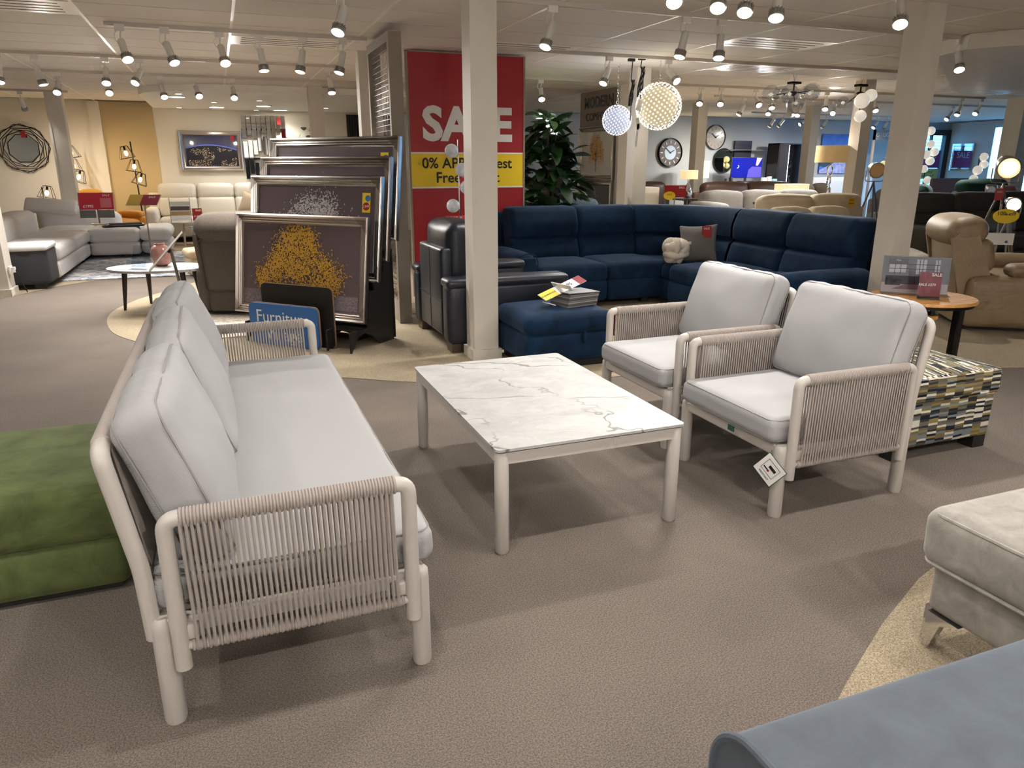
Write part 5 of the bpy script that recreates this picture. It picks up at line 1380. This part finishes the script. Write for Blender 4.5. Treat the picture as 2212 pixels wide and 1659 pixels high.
tv = thing('television', 'flat television showing a deep blue picture', 'television', (13.1, 16.55, 1.42), -.1)
obj('bezel', MB().rbox((0, .02, 0), (.92, .04, .53), .01, 1, 1), M_ink, tv)
scr = obj('screen', MB().box(-.445, -.004, -.25, .445, 0, .25), mat('screen_blue', (14, 20, 110), .2, emit=.9), tv)
obj('screen_figure', MB().prism([(.02, -.25), (.05, -.05), (.16, .03), (.44, .02), (.44, -.25)], 0, .001, T(0, -.005, 0) @ RX(PI/2)), mat('screen_violet', (72, 64, 150), .3, emit=.6), scr)
obj('screen_figure', MB().prism([(.28, .25), (.44, .25), (.32, .05), (.26, .06)], 0, .001, T(0, -.005, 0) @ RX(PI/2)), mat('screen_rose', (190, 150, 190), .3, emit=.6), scr)
obj('screen_logo', MB().tube([(-.27+.03*math.sin(i*.8), -.006, .06-.015*i) for i in range(6)], .008, 5), mat('screen_white', (220, 226, 250), .3, emit=.9), scr)
obj('stand', MB().box(-.2, -.08, -.36, .2, .1, -.34).box(-.03, .02, -.34, .03, .05, -.2), M_ink, tv)
tvs = thing('media_unit', 'low pale media unit under the television with small boxes on it', 'cabinet', (13.1, 16.6, 0))
obj('body', MB().rbox((0, 0, .54), (1.9, .5, .98), .012, 1, 1), mat('greige_lacquer', (186, 178, 168), .4), tvs)
for a in (-.5, .5): obj('door', MB().box(a-.48, -.262, .1, a+.48, -.25, .98), mat('greige_lacquer', (186, 178, 168), .4), tvs)
for q, (x, w_, h_, m_, lb) in enumerate(((.45, .12, .14, M_card, 'white box'), (.62, .1, .16, M_card, 'second white box'), (.78, .14, .1, mat('ice_blue', (150, 196, 226), .3), 'pale blue device'), (-.62, .07, .15, M_ink, 'black speaker'), (-.75, .08, .12, M_char, 'grey speaker'))):
    o = obj('shelf_box', MB().rbox((0, 0, h_/2), (w_, .1, h_), .008, 1, 1), m_); o.location = (13.2+x, 16.5, 1.03); tag(o, lb+' standing on the media unit by the television', 'box')
dc = thing('display_cabinet', 'tall dark display cabinet with lit glass doors on the right of the television', 'cabinet', (14.55, 16.75, 0))
obj('body', MB().box(-.45, -.2, 0, -.42, .25, 2.05).box(.42, -.2, 0, .45, .25, 2.05).box(-.45, -.2, 2.02, .45, .25, 2.05).box(-.45, .22, 0, .45, .25, 2.05).box(-.45, -.2, 0, .45, .25, .1).box(-.14, -.2, .1, -.11, .25, 2.02), mat('bronze_gloss', (56, 50, 50), .15), dc)
for z in (.6, 1.0, 1.4, 1.75): obj('glass_shelf', MB().box(-.11, -.17, z, .42, .22, z+.008), M_clear, dc)
obj('door', MB().box(-.11, -.21, .1, .42, -.2, 2.02), M_clear, dc); obj('door', MB().box(-.42, -.212, .1, -.13, -.2, 2.02), mat('bronze_gloss', (56, 50, 50), .15), dc)
obj('light_strip', MB().box(-.12, -.215, .1, -.108, -.208, 2.0), mat('strip_light', (230, 240, 255), .3, emit=5), dc)
for z in (1.0, 1.4):
    o = obj('ornament', MB().lathe([(.04, 0), (.06, .08), (.02, .14), (.05, .2)], 14), M_chrome); o.location = (14.68, 16.75, z+.01); tag(o, 'silver ornament on the %s glass shelf of the display cabinet' % ('lower' if z == 1.0 else 'upper'), 'ornament')
art = thing('canvas_picture', 'large unframed blue mountain and sea picture on the back wall', 'picture', (17.1, 17.37, 1.80))
obj('canvas', MB().box(-.82, -.03, -.54, .82, 0, .54), mat('blue_sky_print', (64, 104, 196), .4, var=(2.5, .35)), art)
obj('cloud_print', MB().prism([(-.8, .0), (-.5, .12), (.0, .08), (.4, .2), (.8, .1), (.8, -.1), (.2, -.12), (-.8, -.1)], 0, .001, T(0, -.031, 0) @ RX(PI/2)), mat('lilac_print', (170, 160, 206), .5, var=(3, .2)), art)
obj('cliff_print', MB().prism([(-.82, -.05), (-.6, 0), (-.45, -.12), (-.2, -.06), (-.05, -.2), (-.5, -.4), (-.82, -.34)], 0, .001, T(0, -.0325, 0) @ RX(PI/2)), mat('cliff_print', (44, 58, 62), .5), art)
obj('wave_print', MB().prism([(-.82, -.54), (-.82, -.46), (-.1, -.16), (.3, -.1), (.8, -.2), (.8, -.54)], 0, .001, T(0, -.034, 0) @ RX(PI/2)), mat('surf_print', (176, 176, 226), .5, var=(8, .4)), art)
hb = thing('headboard_bed', 'pale low unit below the blue mountain picture', 'cabinet', (16.7, 17.05, 0))
obj('body', MB().rbox((0, 0, .58), (2.2, .5, 1.16), .03, 2, 2), M_card, hb); obj('door', MB().box(-1.0, -.26, .1, .0, -.25, 1.05), M_card, hb)
# swatch rack between partition and pillar
bs = thing('swatch_rack', 'black rack of colour swatches seen between partition and pillar', 'rack', (7.25, 12.6, 0))
obj('frame', MB().box(-.36, 0, 0, .36, .1, 2.05), M_ink, bs)
cols_ = [(96, 66, 58), (150, 120, 110), (120, 84, 72), (206, 196, 188), (170, 176, 190), (140, 90, 90)]
for q in range(3):
    for k in range(4): obj('swatch', MB().box(-.33+.165*k, -.02, 1.40+.22*q, -.33+.165*k+.155, 0, 1.57+.22*q), mat('sw%d' % ((k*2+q) % 6), cols_[(k*2+q) % 6], .6), bs)
wc = thing('sideboard', 'cream lit sideboard below the swatch rack', 'cabinet', (7.3, 12.3, 0)); obj('body', MB().rbox((0, 0, .55), (.7, .4, 1.1), .02, 1, 1), M_wallc, wc); obj('door', MB().box(-.3, -.21, .1, .3, -.2, 1.0), M_wallc, wc)

# ------------------------------------------------------------------ sofas of the right half
sofa_row('brown leather sofa before the television', (10.2, 12.5, 0), 0, 2.6, 2, M_brown, .95, .45, 1.12, .22, .65, None, .08)
sofa_row('grey fabric sofa with loose back cushions behind the oatmeal sofas', (8.85, 10.4, 0), 0, 2.9, 3, M_gsofa, .95, .45, 1.03, .22, .9, None, .08, .01)
sofa_row('oatmeal fabric sofa carrying a yellow delivery tag', (8.0, 8.3, 0), 0, 2.25, 2, M_csofa, .9, .45, 1.05, .22, .62, None, .08, .008)
sofa_row('oatmeal sofa with plump cushions just behind the navy corner sofa', (7.1, 7.35, 0), -.05, 1.6, 2, M_csofa, .9, .45, .93, .2, .6, None, .08, .012)
sofa_row('graphite grey three seater sofa at the right behind the tan recliner', (10.98, 8.0, 0), -.06, 3.0, 3, M_dksofa, .98, .46, 1.06, .2, .64, .78, .06, .006)
sofa_row('slate blue sofa behind the navy corner sofa', (5.0, 10.35, 0), 0, 1.5, 2, M_tealf, .9, .42, .95, .15, .58, None, .08, .01)
sofa_row('dark taupe sofa behind the chrome ring lamp', (10.95, 11.45, 0), 0, 1.2, 2, mat('taupe_fabric', (104, 94, 84), .9), .9, .45, 1.10, .2, .62)
sofa_row('grey sofa behind the left tripod lamp', (12.4, 10.6, 0), 0, 1.6, 2, mat('pewter_fabric', (110, 108, 106), .9), .9, .45, 1.02, .2, .62)
sofa_row('bottle green high backed sofa by the shop window', (13.2, 9.6, 0), -.1, 1.3, 1, M_dgreen, .9, .45, 1.2, .12, .62)
ga_ = sofa_row('bottle green armchair at the left of the green sofa', (11.65, 9.45, 0), .6, .95, 1, M_dgreen, .85, .45, 1.12, .12, .62, name='armchair'); ga_['category'] = 'armchair'
pd = sofa_row('pale boucle armchair behind the round oak table', (6.92, 6.45, 0), -.6, 1.15, 1, mat('boucle', (206, 198, 186), .95, bump=(90, .5, .006)), .85, .42, .78, .22, .56, None, .06, .012, name='armchair'); pd['category'] = 'armchair'
yt = tag(obj('delivery_tag', MB().box(-.055, -.002, -.07, .055, 0, .05), mat('amber_card', (236, 180, 20), .5)), 'yellow Quick delivery tag on the oatmeal sofa', 'price label'); yt.location = (8.45, 8.60, 1.02)
yt.location = (8.35, 8.2, 1.0)
text('Quick', .035, M_ink, yt, 0, .02, -.003); text('delivery', .03, M_ink, yt, 0, -.025, -.003)
def roundel(label, loc, rz, rx, rzz, lines):
    t = thing('offer_disc', label, 'sign', loc, rz)
    obj('disc', MB().prism([(rx*math.cos(2*PI*i/28), rzz*math.sin(2*PI*i/28)) for i in range(28)], 0, .003, RX(PI/2)), M_yell, t)
    for (s, z, sz) in lines: text(s, sz, M_ink, t, 0, z, -.004)
    return t
roundel('yellow oval offer disc on the clear holder beside the tan recliner', (7.70, 5.46, .98), -.6, .125, .075, [('Extra', .02, .03), ('10% off', .025, .06)])
roundel('round yellow offer disc on the pale boucle armchair', (6.78, 6.0, .72), -.6, .055, .06, [('offer', .015, .02)])
roundel('yellow oval offer disc on the sign before the brown armchair', (7.62, 11.72, .96), -.3, .11, .075, [('SALE', .018, .04)])
sign_stand('red price sign before the station clock wall', (7.76, 11.75, 0), -.3, .40, .22, M_red, [('SALE', .05, .12, .07), ('£1995', .04, -.1, -.06)], 1.03, .3, True)
ba = sofa_row('dark brown leather armchair behind the red price sign', (8.15, 13.05, 0), -.3, .9, 1, mat('dark_brown_leather', (58, 42, 36), .45), .85, .45, 1.12, .16, .6, name='armchair'); ba['category'] = 'armchair'
ch_ = thing('sign_holder', 'white folder in a clear holder beside the tan recliner', 'sign', (7.72, 5.5, .0), -.65)
obj('stand', MB().tube([(0, .05, .01), (0, .05, .72)], .012, 8).lathe([(.13, 0), (.13, .01), (.02, .014)], 18, T(0, .05, 0)), M_steel, ch_)
obj('folder', MB().box(-.13, -.02, .68, .13, 0, .80), M_card, ch_); obj('logo', MB().box(.05, -.022, .70, .075, -.02, .725), M_blue, ch_)
obj('back_sheet', MB().box(-.15, .0, .8, .13, .004, 1.02, T(0, 0, 0)), M_clear, ch_)

# ------------------------------------------------------------------ lamps on the right
def table_lamp(label, loc, w, h, zs, mt, base, rz=0, ztop=None, light=5, cone=1.0, square=False):
    t = thing('table_lamp', label, 'lamp', loc, rz)
    sh_ = MB()
    if square: sh_.prism(rrect(w/2, w/2*.7, .02), zs, zs+h)
    else: sh_.lathe([(w/2, zs), (w/2*cone, zs+h), (w/2*cone-.006, zs+h), (w/2-.006, zs)], 32)
    obj('lamp_shade', sh_, mt, t)
    base(t, zs)
    if light:
        li = bpy.data.lights.new('shade_lamp', 'POINT'); li.energy = light; li.color = (1, .8, .55); li.shadow_soft_size = .08
        lo = bpy.data.objects.new('shade_lamp', li); C.objects.link(lo); lo.parent = t; lo.location = (0, 0, zs+h+.08)
    return t
def base_rings(t, zs):
    for k in range(3):
        z = zs-.12-k*.16
        obj('chrome_ring', MB().tube([(.055*math.cos(i*PI/8), 0, z+.075*math.sin(i*PI/8)) for i in range(16)], .013, 8, closed=True, M=RZ(.4*k)), M_chrome, t)
        obj('ball', MB().sphere((0, 0, z-.08), .022, 10), M_chrome, t)
    obj('stem', MB().tube([(0, 0, zs-.05), (0, 0, zs+.02)], .01, 6), M_chrome, t)
    obj('foot', MB().lathe([(.11, 0), (.11, .02), (.02, .03)], 20, T(0, 0, zs-.55)), M_chrome, t)
def base_plain(m_):
    def f(t, zs): obj('base', MB().lathe([(.07, .0), (.09, zs*.14), (.05, zs*.6), (.015, zs-.06), (.015, zs+.02)], 18), m_, t)
    return f
tb_h = thing('console_table', 'narrow console table behind the oatmeal sofas', 'table', (8.25, 9.3, 0))
obj('table_top', MB().box(-.6, -.15, .92, .6, .15, .95), M_dwood, tb_h)
for a in (-1, 1): obj('leg', MB().box(a*.56-.02, -.13, 0, a*.56+.02, .13, .92), M_dwood, tb_h)
table_lamp('gold drum table lamp on stacked chrome rings', (8.95, 9.3, .95), .48, .25, .58, M_shade2, base_rings, light=3)
tb2 = thing('side_table', 'small dark side table under the square cream lamp', 'table', (8.2, 12.0, 0)); obj('table_top', MB().box(-.2, -.2, .86, .2, .2, .89), M_dwood, tb2); obj('leg', MB().box(-.15, -.15, 0, -.11, -.11, .86).box(.11, .11, 0, .15, .15, .86), M_dwood, tb2)
table_lamp('square cream lit table lamp before the station clock wall', (8.2, 12.0, .9), .28, .16, .34, M_shade, base_plain(M_chrome), square=True)
table_lamp('pale yellow lit table lamp left of the round mirror', (9.95+1.75, 16.6, .62), .42, .42, .55, mat('yellow_shade', (232, 224, 160), .8, emit=.9), base_plain(M_brown))
lowt = thing('side_table', 'dark desk under the pale yellow lamp', 'table', (11.9, 16.6, 0)); obj('table_top', MB().box(-.5, -.3, .58, .25, .3, .62), M_black, lowt)
for a in (-.45, .2): obj('leg', MB().box(a-.03, -.25, 0, a+.03, .25, .58), M_black, lowt)
table_lamp('wide white lit lamp shade behind the grey sofa', (10.05, 11.35, .6), .52, .13, .42, M_shade, base_plain(M_chrome), square=True)
ltb = thing('side_table', 'side table under the wide white lamp shade', 'table', (10.05, 11.35, 0)); obj('table_top', MB().box(-.25, -.2, .57, .25, .2, .6), M_dwood, ltb); obj('leg', MB().box(-.2, -.15, 0, -.15, .15, .57).box(.15, -.15, 0, .2, .15, .57), M_dwood, ltb)
def tripod(label, loc, rz, zh, r, ln, mt, face, lit=0, legs=M_steel, tilt=.2, name='tripod_lamp'):
    t = thing(name, label, 'lamp', loc, rz)
    Mh = T(0, 0, zh) @ RX(tilt)
    h_ = obj('lamp_head', MB().lathe([(r*.75, ln), (r*.8, ln*.9), (r, ln*.3), (r, 0), (r*.92, 0), (r*.9, .02)], 24, Mh @ RX(-PI/2), (1, 0)), mt, t)
    obj('rim', MB().tube([(r*math.cos(i*PI/12), 0, r*math.sin(i*PI/12)) for i in range(24)], .008, 6, closed=True, M=Mh), M_chrome, h_)
    obj('reflector', MB().lathe([(0, .03), (r*.92, .005)][::-1], 24, Mh @ RX(-PI/2)), face, h_)
    obj('yoke', MB().tube(bend([(-r-.02, ln*.4, zh), (-r-.02, ln*.4, zh-r-.05), (r+.02, ln*.4, zh-r-.05), (r+.02, ln*.4, zh)], .04), .008, 6), M_steel, t)
    zt = zh-r-.06
    for k in range(3):
        a = 2*PI*k/3+.5; obj('leg', MB().tube([(0, ln*.4, zt), (.30*zt*math.cos(a), ln*.4+.30*zt*math.sin(a), .01)], .013, 6), legs, t)
    if lit:
        li = bpy.data.lights.new('tripod_bulb', 'SPOT'); li.energy = lit; li.color = (1, .8, .55); li.spot_size = 1.6; li.shadow_soft_size = r*.6
        lo = bpy.data.objects.new('tripod_bulb', li); C.objects.link(lo); lo.parent = t; lo.matrix_local = Mh @ T(0, -.03, 0) @ RX(PI/2)
    return t
GL = mat('lit_reflector', (255, 222, 160), .3, emit=.7); GL2 = mat('bright_reflector', (255, 246, 224), .3, emit=2)
tripod('black studio tripod lamp with an open reflector, left of the right pillar', (9.68, 9.07, 0), -.5, 1.41, .115, .22, M_blackm, mat('amber_reflector', (196, 160, 112), .35), 0, M_dwood, .15)
tripod('large chrome tripod lamp with a glowing warm face at the right edge', (8.95, 6.42, 0), -.75, 1.46, .125, .3, M_steel, GL, 12, M_steel, .2)
tripod('small chrome tripod lamp with a bright white face at the right edge', (8.3, 5.82, .45), -.7, .62, .075, .18, M_chrome, GL2, 8, M_steel, .1)
stb = thing('side_table', 'small taupe table carrying the small tripod lamp', 'table', (8.3, 5.9, 0)); obj('table_top', MB().lathe([(0, .44), (.26, .44), (.26, .42), (0, .42)][::-1], 28), M_taupe, stb); obj('pedestal', MB().lathe([(.16, 0), (.16, .02), (.03, .04), (.03, .42)], 20), M_taupe, stb)
rpc = thing('price_card', 'small red price card hanging below the large tripod lamp', 'price label', (8.89, 6.44, 1.15), -.7); obj('cord', MB().tube([(0, 0, .07), (0, 0, .2)], .003, 4), M_ink, rpc); obj('card', MB().box(-.045, -.002, -.07, .045, 0, .07), M_red, rpc); text('SALE', .025, M_wink, rpc, 0, .03, -.003)

# ------------------------------------------------------------------ entrance corner: sign, globe lamps, posters, mirror
lg = thing('hanging_sign', 'grey LIGHT IDEAS sign on a frame by the entrance', 'sign', (17.45, 16.1, 2.28), 0)
obj('sign_panel', MB().box(-.55, 0, -.13, .75, .04, .13), M_taupe, lg); text('LIGHT IDEAS', .15, M_wink, lg, .20, 0, -.003)
obj('sun_mark', MB().tube([(-.42+.045*math.cos(i*PI/6), -.003, .045*math.sin(i*PI/6)) for i in range(12)], .007, 5, closed=True), M_wink, lg)
obj('post', MB().box(-.55, 0, -2.28, -.49, .04, .13), M_taupe, lg)
sp2 = thing('window_poster', 'SALE poster seen back to front on the entrance glass', 'poster', (20.6, Y1-.03, 1.5))
obj('sheet', MB().box(-.45, 0, -.1, .45, .004, .42), mat('mauve_poster', (150, 70, 130), .6), sp2); obj('sheet', MB().box(-.45, 0, -.42, .45, .004, -.12), mat('olive_poster', (200, 196, 110), .6), sp2)
text('SALE', .26, M_wink, sp2, 0, .28, -.003, flip=True); text('Interest', .13, M_ink, sp2, 0, -.22, -.003, flip=True); text('free credit', .13, M_ink, sp2, 0, -.34, -.003, flip=True)
def globe_lamp(label, x, y, zs, lit=M_opal):
    t = thing('floor_lamp', label, 'lamp', (x, y, 0))
    obj('pole', MB().tube([(0, 0, .01), (0, 0, zs[0][1]+.05)], .012, 6), M_blackm, t); obj('base', MB().lathe([(.15, 0), (.15, .015), (.02, .02)], 18), M_blackm, t)
    for (dx, z, r) in zs: obj('globe', MB().sphere((dx, -.05, z), r, 12), lit, t)
    return t
globe_lamp('floor lamp with three pale yellow lit globes before the entrance frame', 15.4, 14.2, [(.05, 1.66, .1), (-.12, 1.5, .09), (.08, 1.46, .09)], mat('yellow_opal', (255, 232, 160), .4, emit=.5))
globe_lamp('tall floor lamp with stacked white globes before the roller shutter', 15.45, 13.1, [(.0, 1.95, .09), (.14, 1.78, .1), (-.1, 1.72, .1), (.05, 1.58, .1), (-.1, 1.4, .09), (.06, 1.15, .09)])
globe_lamp('floor lamp with white globes before the blue lit wall', 15.6, 11.9, [(.06, 1.66, .09), (.1, 1.5, .09), (-.06, 1.38, .1), (-.14, 1.2, .09)])
hg = thing('globe_pendant', 'black pendant with three white globes hanging in front of the entrance', 'pendant lamp', (15.6, 13.4, CZ))
obj('stem', MB().tube([(0, 0, 0), (0, 0, -.5)], .012, 6), M_blackm, hg)
for (dx, z) in ((-.2, -.42), (.0, -.56), (.2, -.44)): obj('globe', MB().sphere((dx, 0, z), .10, 12), M_opal, hg)
wm = thing('wall_mirror', 'silver framed mirror on the blue lit right wall', 'mirror', (X1-.02, 16.85, 1.72))
obj('mirror_glass', MB().box(-.02, -.30, -.33, .0, .30, .33), M_mirror, wm); obj('mirror_frame', MB().box(-.03, -.36, -.39, .0, -.30, .39).box(-.03, .30, -.39, 0, .36, .39).box(-.03, -.3, .33, 0, .3, .39).box(-.03, -.3, -.39, 0, .3, -.33), M_chrome, wm)
hd = thing('headboard', 'mauve upholstered headboard below the silver framed mirror', 'headboard', (15.75, 12.6, 0), -.3); obj('panel', MB().rbox((0, 0, .6), (1.0, .1, 1.2), .03, 2, 2), mat('mauve_fabric', (120, 104, 112), .9), hd); obj('foot', MB().box(-.45, -.04, 0, -.4, .04, .1).box(.4, -.04, 0, .45, .04, .1), M_black, hd)
dt = thing('display_table', 'glass table with small frames and a clock beside the green armchair', 'table', (12.35, 8.98, 0)); obj('table_top', MB().box(-.4, -.2, .98, .4, .2, 1.0), mat('pale_glass', (190, 220, 226), .1), dt)
for a in (-.35, .35): obj('leg', MB().box(a-.02, -.18, 0, a+.02, .18, .98), M_chrome, dt)
mc = thing('mantel_clock', 'silver arched mantel clock on the glass display table', 'clock', (12.17, 8.98, 1.0), -.6); obj('case', MB().rbox((0, 0, .09), (.18, .06, .18), .05, 2, 2), M_chrome, mc); obj('dial', MB().lathe([(0, 0), (.06, 0)][::-1], 20, T(0, -.032, .09) @ RX(PI/2)), M_card, mc)
fr2 = thing('photo_frame', 'silver photo frame lying tilted on the glass display table', 'frame', (12.6, 8.93, 1.0), -.5); obj('frame', MB().box(-.16, -.01, 0, .16, .0, .24, RX(-.9)), M_chrome, fr2); obj('photo', MB().box(-.12, -.014, .03, .12, -.01, .21, RX(-.9)), mat('frame_photo', (120, 60, 60), .4), fr2)
